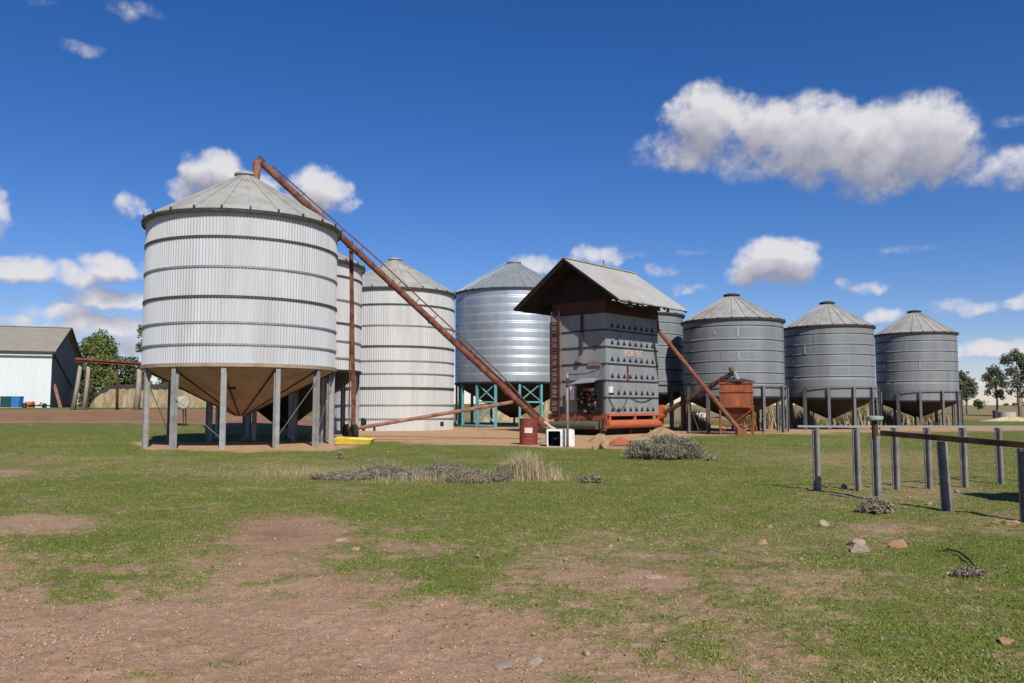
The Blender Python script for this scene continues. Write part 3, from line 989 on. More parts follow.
# torn strips hanging off the right eave
r_ = random.Random(5)
for k in range(9):
    l = rl0 + .9 + k * .55 + r_.random() * .2
    w = wc + hw - .12 - r_.random() * .1
    MB().box(dp(w, l, zev - .06 - r_.random() * .12), (.03, .18 + r_.random() * .3, .12 + r_.random() * .16), M=MD @ Matrix.Rotation(r_.random() * .5 - .2, 3, 'Y')).build('torn_flashing', M_EDGE, rf)
mb = MB()
for l0, l1 in ((rl0 + .25, rl0 + .95), (rl0 + 1.35, rl0 + 1.7), (rl0 + 2.05, rl0 + 2.3)):
    mb.box(dp(wc + hw - .06, (l0 + l1) / 2, zev - .08), (.025, l1 - l0, .20), M=MD)
mb.build('loose_sheet', M_DRYROOF, rf)

# grain heap under the back of the dryer
def mound(name, c, rx, ry, h, m, label, cat, seed=0, rz=0.0, kind=None):
    n, k = 40, 10
    V = []; Fs = []
    rr = random.Random(seed); ph = [rr.random() * 6 for _ in range(4)]
    for i in range(k + 1):
        q = i / k
        for j in range(n):
            t = 2 * PI * j / n
            wv = 1 + .10 * math.sin(2 * t + ph[0]) + .07 * math.sin(3 * t + ph[1]) + .04 * math.sin(7 * t + ph[2])
            r = (1 - q) * wv
            x = rx * r * math.cos(t); y = ry * r * math.sin(t)
            z = h * (.5 - .5 * math.cos(PI * q)) * (1 + .10 * math.sin(5 * t + ph[3] + q * 4) + .05 * math.sin(11 * t + 9 * q + ph[0])) - .06
            V.append((c[0] + x * math.cos(rz) - y * math.sin(rz), c[1] + x * math.sin(rz) + y * math.cos(rz), c[2] + z))
    for i in range(k):
        for j in range(n):
            j2 = (j + 1) % n
            Fs.append((i * n + j, i * n + j2, (i + 1) * n + j2, (i + 1) * n + j))
    mb = MB(); mb.v = V; mb.f = Fs
    o = mb.build(name, m, None, smooth=True, org=c)
    return tag(o, label, cat, kind=kind)


c = gnd(660, 436.0)
mound('grain_heap', (c.x - .1, 43.2, 0), 1.5, 1.2, .50, M_GRAIN, 'tan heap of spilled grain beside the orange duct of the dryer', 'grain heap', 4)
c = gnd(606, 444)
mound('soil_heap', (c.x - .05, 37.0, 0), .75, .55, .40, M_GRAIN, 'small tan soil heap with black hoses in front of the dryer', 'soil heap', 9)

# ------------------------------------------------------------------ augers
def auger(label, p0, p1, r, m, group=None):
    root = thing('grain_auger', label, 'auger', (p0.x, p0.y, 0), group)
    MB().tube([p0, p1], r, 14).build('tube', m, root)
    d = (p1 - p0).normalized()
    mb = MB()
    n = 7
    for k in range(1, n):
        q = p0.lerp(p1, k / n)
        mb.tube([q - d * .05, q + d * .05], r + .035, 14)
    mb.build('flange', m, root)
    return root, d


A0 = at(543, 424.5, 40.0); A1 = at(262, 163, 34.4)
ar, d = auger('long rusty auger leaning from the drum up to the top of the largest silo', A0, A1, .145, M_RUST)
side = d.cross(UP).normalized(); nrm = side.cross(d).normalized()
if nrm.z < 0: nrm = -nrm
L_ = (A1 - A0).length
mb = MB()
mb.tube([A0.lerp(A1, .05) + nrm * .22, A0.lerp(A1, .20) + nrm * .40, A0.lerp(A1, .62) + nrm * .40, A0.lerp(A1, .98) + nrm * .22], .03, 6)
for k in range(14):
    q = A0.lerp(A1, .1 + k * .065)
    mb.tube([q + nrm * .17, q + nrm * .40 if .2 < .1 + k * .065 < .64 else q + nrm * .33], .022, 5)
mb.build('truss_rod', M_RUST, ar)
mb = MB()
mb.tube([A0.lerp(A1, .02) - nrm * .0 + nrm * .24 + side * .15, A0.lerp(A1, .34) + nrm * .24 + side * .15], .06, 8)
mb.build('drive_shaft', M_DARKRUST, ar)
# spout at the head
MB().tube([A1 + d * .12, A1 + d * .22 + Vector((-.02, 0, -.18)), at(256, 181, 34.4)], [.20, .19, .15], 12).build('spout', M_RUSTP, ar)
MB().tube([A1 - d * .02, A1 + d * .26], .18, 12).build('head_cap', M_EDGE, ar)
# upright frame with its wheels
top = at(351, 241, 36.6)
mb = MB(); mb.bar(top, Vector((at(354, 420, 38.6).x, 38.6, .42)), .17, .14); mb.build('upright', M_RUST, ar)
mb = MB(); mb.bar(top + Vector((0, .1, 0)), Vector((at(349, 420, 40.4).x, 40.4, .42)), .07, .07); mb.build('upright', M_RUST, ar)
wx = at(354.5, 420, 38.5)
for xx, yy, rad in ((wx.x, 38.45, .38), (at(346.5, 420, 40.6).x, 40.6, .36)):
    w = MB().lathe([(rad * .62, -.10), (rad * .92, -.11), (rad, -.06), (rad, .06), (rad * .92, .11), (rad * .62, .10)], (0, 0, 0), 28, closed=True)
    Rm = Matrix.Rotation(math.radians(90), 3, 'X') ; Rz = Matrix.Rotation(math.radians(-62), 3, 'Z')
    w.v = [tuple(Rz @ (Rm @ Vector(p)) + Vector((xx, yy, rad))) for p in w.v]
    wo = w.build('wheel', M_RUBBER, ar)
    h = MB().lathe([(.01, -.06), (rad * .6, -.05), (rad * .63, .05), (.01, .06)], (0, 0, 0), 20)
    h.v = [tuple(Rz @ (Rm @ Vector(p)) + Vector((xx, yy, rad))) for p in h.v]
    h.build('wheel_hub', M_DARKRUST, wo)
MB().bar((wx.x, 38.5, .40), (at(346.5, 420, 40.6).x, 40.6, .40), .09, .09).build('axle', M_RUST, ar)
q = at(513, 402, 39.3)
MB().tube([Vector((wx.x, 38.6, .55)), q], .085, 8).build('undercarriage_arm', M_RUSTP, ar)
mb = MB(); mb.tube([A0 - d * .1, A0 + d * .45], .25, 12); mb.build('intake_collar', M_RUST, ar)
MB().tube([A0 + Vector((.05, -.22, .15)), A0 + Vector((.35, -.25, -.12)), A0 + Vector((.62, -.26, -.25)), A0 + Vector((.85, -.26, -.28))], [.07, .075, .07, .05], 8).build('pale_sleeve', M_STRAW, ar)

p0 = at(741, 432, 44.6); p1 = at(659, 331, 48.3)
ao, d2 = auger('orange brown auger slanting from the dryer top down to the hopper bin', p0, p1, .125, M_ORANGEA)
mb = MB(); mb.box(p0 + Vector((0, 0, .02)), (.5, .45, .34)); mb.build('intake_boot', M_ORANGE, ao)
mb = MB(); mb.tube([p1 + Vector((-.02, 0, -.1)), p1 + Vector((-.15, .05, 1.5))], .06, 8); mb.build('hanger_post', M_EDGE, ao)
p0 = at(664, 413, 48.6); p1 = at(733, 373, 46.6)
ab, d3 = auger('dark rusty auger rising from the dryer base over the hopper bin', p0, p1, .13, M_DARKRUST)
mb = MB(); mb.tube([p1 + Vector((-.05, 0, .03)), p1 + Vector((-.12, 0, .34))], .12, 10); mb.box(p1 + Vector((-.1, -.05, .18)), (.2, .36, .14))
mb.build('motor', M_OLIVE, ab)
MB().tube([p1 + Vector((.05, -.1, .05)), p1 + Vector((.25, -.1, -.45))], [.10, .17], 8).build('spout', M_RAIL, ab)
mb = MB()
q = p0.lerp(p1, .35)
mb.bar((q.x, q.y + .1, 0), q, .07, .07); mb.bar((q.x + .7, q.y + .1, 0), q, .06, .06)
mb.build('stand', M_DARKRUST, ab)

# orange hopper bin
bc = gp(736, 47.0); bc = Vector((bc.x, 47.0, 0))
hr = thing('hopper_bin', 'square orange rusty hopper bin on legs in front of grey silos', 'hopper bin', bc)
hz1, hz0 = hgt(382, 46.0), hgt(407, 46.0)
rz = math.radians(14)
Mh = Matrix.Rotation(-rz, 3, 'Z')


def hb_(x, y, z):
    return bc + Mh @ Vector((x, y, 0)) + UP * z


s_ = .90
mb = MB()
mb.box(hb_(0, 0, (hz0 + hz1) / 2), (2 * s_, 2 * s_, hz1 - hz0), M=Mh); mb.build('bin_body', M_ORANGE, hr)
mb = MB()
for z in (hz1 - .04, hz0 + (hz1 - hz0) * .62, hz0 + .02):
    for (x, y, sx, sy) in ((0, -s_ - .03, 2 * s_ + .12, .056), (s_ + .03, 0, .056, 2 * s_), (-s_ - .03, 0, .056, 2 * s_)):
        mb.box(hb_(x, y, z), (sx, sy, .09), M=Mh)
mb.build('stiffener', M_ORANGE, hr)
lid = MB().lathe([(s_ * 1.25, hz1 + .02), (s_ * 1.25, hz1 + .07), (.2, hz1 + .28), (.01, hz1 + .28)], (bc.x, bc.y, 0), 8); lid.build('lid', M_EDGE, hr)
mb = MB()
tz = .55; ts = .18
vs = [hb_(-s_, -s_, hz0 - .003), hb_(s_, -s_, hz0 - .003), hb_(s_, s_, hz0 - .003), hb_(-s_, s_, hz0 - .003), hb_(-ts, -ts, tz), hb_(ts, -ts, tz), hb_(ts, ts, tz), hb_(-ts, ts, tz)]
mb.add(vs, [(3, 2, 1, 0), (4, 5, 6, 7), (0, 1, 5, 4), (1, 2, 6, 5), (2, 3, 7, 6), (3, 0, 4, 7)])
mb.build('hopper', M_ORANGE, hr)
for x, y in ((-1, -1), (1, -1), (1, 1), (-1, 1)):
    MB().bar(hb_(x * s_ * .98, y * s_ * .98, -.03), hb_(x * s_ * .98, y * s_ * .98, hz0 + .1), .10, .10).build('leg', M_ORANGE, hr)
for a, b in (((-1, -1), (1, -1)), ((1, -1), (1, 1)), ((-1, 1), (-1, -1))):
    MB().bar(hb_(a[0] * s_, a[1] * s_, .55), hb_(b[0] * s_, b[1] * s_, .55), .06, .06).build('brace', M_ORANGE, hr)
    MB().bar(hb_(a[0] * s_, a[1] * s_, .1), hb_(b[0] * s_, b[1] * s_, hz0 - .1), .05, .05).build('brace', M_ORANGE, hr)
MB().bar(hb_(s_ + .15, -s_ * .2, .2), hb_(s_ * .8, -s_ - .05, hz0), .14, .10).build('side_chute', M_ORANGEB, hr)
mb = MB(); mb.bar(hb_(-s_ - .7, -.6, .95), hb_(-s_, -.6, .95), .08, .08); mb.bar(hb_(-s_ - .7, -.6, -.02), hb_(-s_ - .7, -.6, 1.5), .07, .07)
mb.build('side_rail', M_RUST, hr)

# ------------------------------------------------------------------ drum, white box, pole, tray, scrap
c = gnd(528.5, 444); c = Vector((at(528.5, 430, 34.6).x, 34.6, 0))
dr = thing('oil_drum', 'dull red steel drum with a pale label below the auger', 'drum', c)
Rr, hh = .375, hgt(418.5, 34.3)
prof = [(.01, .0), (Rr, 0), (Rr + .012, .02), (Rr, .05), (Rr, hh * .31), (Rr + .022, hh * .33), (Rr, hh * .35), (Rr, hh * .65), (Rr + .022, hh * .67), (Rr, hh * .69), (Rr, hh - .04), (Rr + .014, hh - .02), (Rr + .012, hh), (Rr - .03, hh), (Rr - .035, hh - .02), (.01, hh - .02)]
MB().lathe(prof, c, 36).build('drum_shell', M_REDDRUM, dr, smooth=False)
lb = MB()
n = 6
for k in range(n):
    t0 = -PI / 2 - .02 + (k / n - .5) * .85; t1 = -PI / 2 - .02 + ((k + 1) / n - .5) * .85
    q = Rr + .026
    lb.add([(c.x + q * math.cos(t0), c.y + q * math.sin(t0), .47 * hh - .02), (c.x + q * math.cos(t1), c.y + q * math.sin(t1), .47 * hh - .02),
            (c.x + q * math.cos(t1), c.y + q * math.sin(t1), .47 * hh + .2), (c.x + q * math.cos(t0), c.y + q * math.sin(t0), .47 * hh + .2)], [(0, 1, 2, 3)])
lb.build('paper_label', M_LABEL, dr)
MB().lathe([(.045, 0), (.045, .03), (.01, .03)], (c.x + .18, c.y - .1, hh - .02), 10).build('bung', M_EDGE, dr)

wb = Vector((at(560, 440, 33.3).x, 33.3, 0))
wr = thing('plastic_box', 'white plastic box on its side with a black opening, by the pole', 'box', wb)
ww, wd, wh = 1.10, .85, hgt(429.3, 32.9)


def rrect(cx_, cz_, w, h, r, n=5):
    o = []
    for qx, qz, a0 in ((1, 1, 0), (-1, 1, 90), (-1, -1, 180), (1, -1, 270)):
        for k in range(n + 1):
            a = math.radians(a0 + 90 * k / n)
            o.append((cx_ + qx * (w / 2 - r) + r * math.cos(a), cz_ + qz * (h / 2 - r) + r * math.sin(a)))
    return o


outer = rrect(0, wh / 2, ww, wh, .06); hole = rrect(-.25, wh / 2 - .03, .48, wh * .88, .05)
# shell with a real cavity: outer prism split around the hole
mb = MB(); N = len(outer)
fy = wb.y - wd / 2


def P(a, y): return Vector((wb.x + a[0], y, a[1]))


vs = [P(a, fy) for a in outer] + [P(a, fy) for a in hole] + [P(a, fy + .6) for a in hole] + [P(a, fy + wd) for a in outer]
fs = []
for i in range(N):
    j = (i + 1) % N
    fs += [(i, j, N + j, N + i), (N + i, N + j, 2 * N + j, 2 * N + i), (i, 3 * N + i, 3 * N + j, j)]
fs += [tuple(3 * N + i for i in range(N))]
mb.add(vs, fs); mb.build('shell', M_WPLAST, wr)
mb = MB(); inner = rrect(-.25, wh / 2 - .03, .475, wh * .875, .05)
vs = [P(a, fy + .012) for a in inner] + [P(a, fy + .59) for a in inner]
fs = [(i, (i + 1) % N, N + (i + 1) % N, N + i) for i in range(N)] + [tuple(N + i for i in range(N))]
mb.add(vs, fs); mb.box((wb.x - .22, fy + .2, wh * .45), (.10, .05, .06)); mb.box((wb.x - .12, fy + .12, wh * .5), (.05, .05, .05)); mb.build('liner', M_BLACK, wr)

pb = Vector((at(567.5, 440, 32.55).x, 32.55, 0))
pr = thing('power_pole', 'thin grey pole with a cable, standing in front of the white box', 'pole', pb)
ph_ = hgt(373, 32.55)
MB().tube([pb + UP * -.1, pb + UP * ph_], .052, 12).build('pole', M_POST, pr, smooth=True)
e = dp(-.05, -.1, DZ0 + 2.62)
s0 = pb + UP * (ph_ - .06)
MB().tube([s0.lerp(e, t) - UP * .5 * math.sin(PI * t) * .3 for t in np.linspace(0, 1, 12)], .022, 6).build('cable', M_RUBBER, pr)
MB().box(pb + UP * (ph_ - .35) + Vector((0, -.09, 0)), (.13, .07, .3)).build('meter_box', M_EDGE, pr)

c = Vector((at(353, 445, 34.2).x, 34.4, 0))
yr = thing('feed_tray', 'bright yellow low tray lying on the grass beside the silo leg', 'tray', c)
mb = MB()
for (x0, y0, z0, x1, y1, z1) in ((-.62, -.42, .02, .72, .42, .06),):
    mb.box(((x0 + x1) / 2 + c.x, c.y, .05), (x1 - x0, y1 - y0, .04))
def slab(p, q, r, s): MBq.prism([c + Vector(p), c + Vector(q), c + Vector(r), c + Vector(s)], Vector((0, .02, .015)))
MBq = mb
slab((-.62, -.42, .03), (.72, -.42, .03), (.78, -.50, .22), (-.70, -.50, .27))
slab((-.62, .40, .03), (.72, .40, .03), (.78, .50, .24), (-.70, .50, .30))
mb.prism([c + Vector((-.62, -.42, .03)), c + Vector((-.62, .42, .03)), c + Vector((-.70, .5, .30)), c + Vector((-.70, -.5, .27))], Vector((-.02, 0, .01)))
mb.prism([c + Vector((.72, -.42, .03)), c + Vector((.72, .42, .03)), c + Vector((.78, .5, .24)), c + Vector((.78, -.5, .22))], Vector((.02, 0, .01)))
mb.build('tray', M_YELLOW, yr)
mb = MB(); mb.prism([c + Vector((-.7, -.5, .27)), c + Vector((-.2, -.5, .26)), c + Vector((-.15, .1, .30)), c + Vector((-.66, .1, .33))], Vector((0, 0, .02)))
mb.build('tray_lid', M_YELLOW, yr)

c = Vector((at(621, 444, 33.6).x, 33.6, 0))
sr = thing('scrap_cover', 'bent orange red machine cover lying on the ground near the bush', 'scrap', c)
mb = MB()
pts = [(-.62, -.1, .06), (-.3, -.25, .22), (.1, -.28, .30), (.36, -.2, .20), (.5, .05, .05), (.2, .35, .10), (-.3, .3, .16)]
top_ = [c + Vector(p) for p in pts]
mb.add(top_ + [c + Vector((-.05, 0, .36))] + [Vector((p.x, p.y, 0.0)) for p in top_],
       [(i, (i + 1) % 7, 7) for i in range(7)] + [(i + 8, (i + 1) % 7 + 8, (i + 1) % 7, i) for i in range(7)])
mb.build('cover', M_ORANGER, sr)
mb = MB(); mb.box(c + Vector((.42, -.32, .10)), (.16, .16, .24), .5); mb.box(c + Vector((.0, -.3, .06)), (.9, .06, .06), .15); mb.build('bracket', M_RUSTP, sr)


# ------------------------------------------------------------------ stones
def rock(label, c, sx, sy, sz, m, seed, group=None, rz=0.0, name='rock', sink=.25):
    import bmesh
    bm = bmesh.new(); bmesh.ops.create_icosphere(bm, subdivisions=3, radius=1)
    rr = random.Random(seed)
    planes = [(Vector((rr.gauss(0, 1), rr.gauss(0, 1), rr.gauss(0, .8))).normalized(), .38 + rr.random() * .42) for _ in range(15)]
    M_ = Matrix.Rotation(rz, 3, 'Z')
    for v in bm.verts:
        p = v.co.copy()
        for nrm_, dd in planes:
            k = p.dot(nrm_) - dd
            if k > 0: p -= nrm_ * k * .9
        p *= 1 + (rr.random() - .5) * .09
        v.co = M_ @ Vector((p.x * sx, p.y * sy, p.z * sz)) + Vector((0, 0, sz * (.55 - sink * 1.6)))
    me = bpy.data.meshes.new(name); bm.to_mesh(me); bm.free(); me.materials.append(m)
    o = bpy.data.objects.new(name, me); COL.objects.link(o); o.location = (c[0], c[1], float(terr(c[0], c[1])))
    return tag(o, label, 'rock', group)


def rk(label, px, py, wpx, hpx, m, seed, **k):
    g = gnd(px, py); s = g.y / F
    return rock(label, (g.x, g.y), wpx * s / 2, wpx * s / 2 * k.pop('dep', .8), hpx * s * .95, m, seed, **k)


rk('pale grey rock in the turf, beside an orange rock', 862, 553, 24, 9, M_STONE, 1)
rk('grey slab of rock leaning behind the pale rock in the turf', 858, 546, 22, 7, M_STONEG, 2)
rk('tan orange rock in the turf, right of the pale grey pair', 898, 548, 24, 9, M_STONEO, 3)
rk('small brown block of stone alone in the grass below the dryer end', 762, 545, 15, 6, M_STONEO, 4)
rk('thin flat stone in the grass near the lower right corner', 1008, 642, 26, 5, M_STONEO, 5, dep=.5)
rk('flat half buried stone with dark gaps at the bottom of the photo', 504, 668, 34, 8, M_STONEG, 6, dep=.9)
rk('tan flat stone beside the half buried stone', 535, 663, 28, 6, M_STONE, 7)
rk('small grey stone with a dark crack right of the buried stones', 586, 655, 11, 7, M_STONEG, 8)
rk('pale flat stone on the edge of the bare soil track', 341, 541, 19, 5, M_STONE, 9)
rk('low tan stone just below the pale flat stone by the track', 357, 551, 15, 4, M_STONEO, 10)
rk('orange stone in the shade under the largest silo', 244, 441, 11, 8, M_STONEO, 11)
rk('pale rock in the turf in front of the dish post', 824, 526, 18, 6, M_STONE, 12)
rk('reddish rock at the foot of the fence, by the dish post', 844, 489, 10, 5, M_STONEO, 13)
rk('whitish stone lying between the fence posts on the right', 957, 493, 7, 5, M_STONE, 14)
rk('small orange stone near the rusty beam fence', 977, 526, 8, 4, M_STONEO, 15)
rk('flat tan stone beside the last fence post on the right', 1010, 524, 26, 4, M_STONEO, 16, dep=.5)
rk('brown rock in front of the dryer, beside the orange scrap', 604, 449, 14, 8, M_STONEO, 17)
rk('orange stone on the grass edge right of the hoses', 594, 450, 6, 5, M_STONEG, 18)
rk('flat grey stone low in the bare patch right of centre', 655, 578, 40, 4, M_STONEG, 19, dep=.5, sink=.42)
rk('lone small pale stone on the grass below the bush', 668, 518, 9, 3, M_STONE, 20)
sg = random.Random(21)
STN = 'little stones scattered over the soil'
for (px, py) in ((70, 600), (268, 592), (318, 580), (130, 640), (410, 618), (455, 648), (300, 640), (655, 633), (702, 600), (742, 602), (865, 646), (620, 540),
                 (478, 556), (566, 560), (610, 548), (800, 560), (770, 528), (905, 508), (930, 505), (288, 540), (180, 628), (20, 655), (360, 665), (548, 640), (640, 668)):
    rk('little stone scattered over the grass and bare soil', px, py, 3 + sg.random() * 6, 2 + sg.random() * 2.5, sg.choice([M_STONE, M_STONEO, M_STONEG]), 100 + px, group=STN)


# ------------------------------------------------------------------ bushes
def leafcloud(blobs, n, size, seed, flat=.0, up=.3):
    """leaf faces spread in the volume of several lumps"""
    r = np.random.default_rng(seed)
    Vs = []
    tot = sum(b[3] ** 3 if len(b) == 4 else b[3] * b[4] * b[5] for b in blobs)
    for b in blobs:
        cx_, cy_, cz_ = b[:3]
        rx, ry, rz_ = (b[3],) * 3 if len(b) == 4 else b[3:6]
        k = max(8, int(n * (rx * ry * rz_) / tot))
        dirs = r.normal(size=(k, 3)); dirs /= np.linalg.norm(dirs, axis=1)[:, None]
        rad = r.random(k) ** .42
        lump = 1 + .22 * np.sin(dirs[:, 0] * 5 + seed) * np.sin(dirs[:, 1] * 6 + 1.3 * seed) + .15 * np.sin(dirs[:, 2] * 9 + seed)
        p = dirs * (rad * lump)[:, None] * np.array([rx, ry, rz_]) + np.array([cx_, cy_, cz_])
        Vs.append(p)
    P_ = np.concatenate(Vs); n = len(P_)
    a = r.normal(size=(n, 3)); a /= np.linalg.norm(a, axis=1)[:, None]
    b_ = r.normal(size=(n, 3)); b_ -= (b_ * a).sum(1)[:, None] * a; b_ /= np.linalg.norm(b_, axis=1)[:, None]
    s = size * (.6 + .8 * r.random(n))[:, None]
    V = np.stack([P_ - a * s, P_ + b_ * s * .45, P_ + a * s, P_ - b_ * s * .45], 1).reshape(-1, 3)
    return V, np.arange(4 * n).reshape(-1, 4)


def bush(label, px, py, wpx, hpx, m, seed, blobs, n=3500, size=.035, group=None, cat='bush', name='bush', twigs=60):
    g = gnd(px, py); s = g.y / F
    w, h = wpx * s / 2, hpx * s
    c = Vector((g.x, g.y + w * .35, 0))
    root = thing(name, label, cat, c, group)
    bl = [(c.x + b[0] * w, c.y + b[1] * w, b[2] * h, b[3] * w, b[3] * w * .8, b[4] * h) for b in blobs]
    V, Fs = leafcloud(bl, n, size, seed)
    V[:, 2] = np.maximum(V[:, 2], .005)
    raw('foliage', V, Fs, m, root, org=c)
    mb = MB(); rr = random.Random(seed)
    for k in range(twigs):
        b = rr.choice(bl)
        t = Vector((b[0] + (rr.random() - .5) * 1.9 * b[3], b[1] + (rr.random() - .5) * 1.9 * b[4], b[2] + (rr.random() - .1) * b[5] * 1.1))
        f = Vector((b[0] + (rr.random() - .5) * .5 * b[3], b[1] + (rr.random() - .5) * .5 * b[4], 0))
        mb.tube([f, f.lerp(t, .5) + Vector((0, 0, .03)), t], [.010, .007, .003], 4)
    mb.build('twigs', M_TWIG, root)
    return root


bush('large rounded grey green bush beside the orange dryer duct', 668, 460, 80, 27, M_SALT, 3,
     [(-.55, 0, .33, .42, .42), (.1, .1, .5, .48, .5), (.55, 0, .36, .40, .45), (-.1, -.25, .3, .5, .35), (.8, .1, .2, .25, .25), (-.8, 0, .2, .25, .25)], 26000, .026, twigs=260)
bush('tiny grey shrub at the right edge of the large rounded bush', 712, 461, 14, 6, M_SALTD, 5, [(0, 0, .4, .8, .5)], 300, .04, twigs=20)
LOW = [(-.5, 0, .38, .5, .4), (.05, .1, .5, .5, .5), (.55, 0, .36, .45, .42), (.0, -.2, .3, .5, .35)]
SCRUB = [(-.6, 0, .32, .45, .36), (-.15, .1, .5, .42, .5), (.3, -.1, .42, .4, .44), (.7, .1, .3, .35, .34), (.05, -.3, .28, .6, .3), (-.9, .1, .2, .3, .24), (.95, 0, .2, .3, .22)]
bush('low brown grey shrub, first and flattest at the left end of the scrub row', 340, 480, 62, 10, M_SALTD, 11, SCRUB, 4200, .015, twigs=140)
bush('brown grey shrub in the scrub row, just right of its flat left end', 385, 477, 56, 16, M_SALTD, 12, SCRUB, 5600, .015, twigs=160)
bush('lowest shrub, a thin twiggy one in the middle of the scrub row', 416, 480, 50, 11, M_SALTD, 21, SCRUB, 3400, .014, twigs=150)
bush('peaked brown grey shrub, tallest of the scrub row', 442, 478, 52, 20, M_SALTD, 13, SCRUB, 6000, .015, twigs=180)
bush('spreading grey shrub in the scrub row, left of the straw clump', 474, 483, 60, 14, M_SALTD, 14, SCRUB, 5200, .015, twigs=160)
bush('greyer shrub growing at the foot of the straw clump', 506, 481, 46, 17, M_SALT, 15, SCRUB, 4600, .015, twigs=140)
bush('small grey brown shrub between the straw clump and the open turf', 592, 483, 26, 9, M_SALTD, 16, LOW, 2100, .017, twigs=40)
bush('twiggy grey shrub beneath the dish post', 879, 514, 38, 16, M_SALTD, 17, LOW, 1600, .022, twigs=150)
bush('sparse dry twiggy plant near the curved black wire', 972, 580, 40, 13, M_SALTD, 18, LOW, 160, .015, twigs=90, cat='plant', name='dry_plant')
bush('small dark weed on the grass edge in front of the yellow tray', 340, 459, 9, 8, M_SALTD, 19, [(0, 0, .5, .7, .5)], 160, .03, twigs=14, cat='plant', name='weed')


def straw(label, px, py, wpx, hpx, n, seed, m=M_STRAW, group=None, Y=None, wb=.005, name='dry_grass_clump'):
    g = gnd(px, py) if Y is None else gp(px, Y)
    s = g.y / F; w, h = wpx * s / 2, hpx * s
    r = np.random.default_rng(seed)
    q = r.normal(size=(n, 2)) * np.array([w * .46, min(w * .30, .55)])
    base = np.stack([g.x + q[:, 0], g.y + w * .3 + q[:, 1], np.full(n, g.z)], -1)
    fall = np.exp(-(q[:, 0] / (w * .6)) ** 2)
    hh_ = h * (.25 + .75 * r.random(n) ** 1.3) * (.40 + .60 * fall)
    a = r.random(n) * 2 * PI; ln = hh_ * (.1 + .8 * r.random(n))
    mid = base + np.stack([np.cos(a) * ln * .3, np.sin(a) * ln * .3, hh_ * .6], -1)
    tip = base + np.stack([np.cos(a) * ln, np.sin(a) * ln, hh_], -1)
    d = np.stack([np.cos(a + PI / 2), np.sin(a + PI / 2), np.zeros(n)], -1)
    ww_ = wb * (.6 + .8 * r.random(n))[:, None]
    V = np.stack([base - d * ww_, base + d * ww_, mid + d * ww_ * .9, mid - d * ww_ * .9, tip + d * ww_ * .3, tip - d * ww_ * .3], 1).reshape(-1, 3)
    Fq = np.stack([np.array([[0, 1, 2, 3], [3, 2, 4, 5]])] * n) + (np.arange(n) * 6)[:, None, None]
    o = raw(name, V, Fq.reshape(-1, 4), m, org=tuple(g))
    return tag(o, label, 'dry grass', group)


straw('tall straw coloured grass clump right of the grey shrub row', 526, 481, 72, 32, 2400, 1, wb=.0032)
straw('pale dry grass low in front of the grey shrubs', 430, 482, 150, 12, 1300, 2, M_STRAWD, wb=.003)
straw('thin dry grass patch left of the grey shrub row', 290, 476, 130, 9, 900, 3, M_STRAWD, wb=.003)
REED = 'dry reeds growing under the grey silos'
for i, (px, w_, h_, Y) in enumerate(((694, 30, 22, 58), (770, 36, 26, 58), (788, 22, 24, 62), (808, 30, 20, 64), (862, 36, 26, 64), (838, 26, 16, 66), (884, 26, 22, 70), (905, 34, 18, 70), (935, 36, 22, 71), (752, 24, 20, 60))):
    straw('tan dry reeds growing in the shade beneath the grey silos', px, 0, w_, h_, 500, 50 + i, M_STRAWD, REED, Y, .03, 'dry_reeds')
SLANT = 'loose pale poles leaning under the grey silos'
for px, Y, y0, y1, dx in ((862, 61, 424, 402, -5), (850, 61, 426, 408, -6), (920, 66, 424, 406, -3), (776, 56, 426, 404, -6), (688, 55, 428, 412, 6), (812, 61, 424, 409, 2)):
    a = gp(px, Y); b = at(px + dx, y1, Y + .3)
    o = MB().tube([a, b], .05, 6).build('timber_pole', M_TIMBER, None, org=a)
    tag(o, 'short pale timber pole leaning beneath the grey silos', 'pole', SLANT)

# ------------------------------------------------------------------ fences at the right
Yf = 15.75
zf = hgt(427.5, Yf)
fr_ = thing('rail_fence', 'pale steel top rail fence on six close set grey posts', 'fence', gp(815, Yf))
pp = [(815, 15.7), (855, 15.8), (893.5, 15.95), (926, 16.1), (961.5, 16.5), (997, 17.2), (1034, 17.6)]
for px, Y in pp:
    c = gp(px, Y)
    ztop = hgt(427.5, Y)
    ibeam((c.x, c.y, -.05), (c.x, c.y, ztop - .01), .088, .085, (math.sin(.62), -math.cos(.62), 0)).build('post', M_POST, fr_)
a = gp(797, 15.66); ra = [Vector((a.x, a.y, hgt(427.3, 15.66) + .02))] + [Vector((gp(px, Y).x, Y, hgt(427.5, Y) + .02)) for px, Y in pp]
mb = MB()
for p, q in zip(ra[:-1], ra[1:]): mb.bar(p, q, .05, .036)
mb.build('rail', M_RAIL, fr_)

br = thing('beam_rail', 'rusty brown pipe beam bolted to leaning grey posts, nearest the camera', 'fence', gp(942, 12.85))
B0 = at(882, 433, 13.9); B1 = at(1024, 445, 11.6); B2 = B1 + (B1 - B0) * .6
MB().bar(B0, B2, .085, .085).build('beam', M_BEAM, br)
for (px, Y, dxx) in ((944, 12.85, -.035), (1022.5, 11.65, 0)):
    c = gp(px, Y)
    t = (Y - B0.y) / (B1.y - B0.y); zt_ = B0.lerp(B1, t).z - .055
    ibeam((c.x, c.y + .04, -.05), (c.x + dxx, c.y + .04, zt_), .098, .095, (math.sin(.62), -math.cos(.62), 0)).build('post', M_POST, br)
c = gp(874, 14.35)
dpz = thing('dish_post', 'grey post with rusty head carrying a pale green dish', 'post', c)
zt_ = hgt(421, 14.35)
ibeam((c.x, c.y, -.05), (c.x, c.y, zt_ - .26), .092, .09, (math.sin(.62), -math.cos(.62), 0)).build('post', M_POST, dpz)
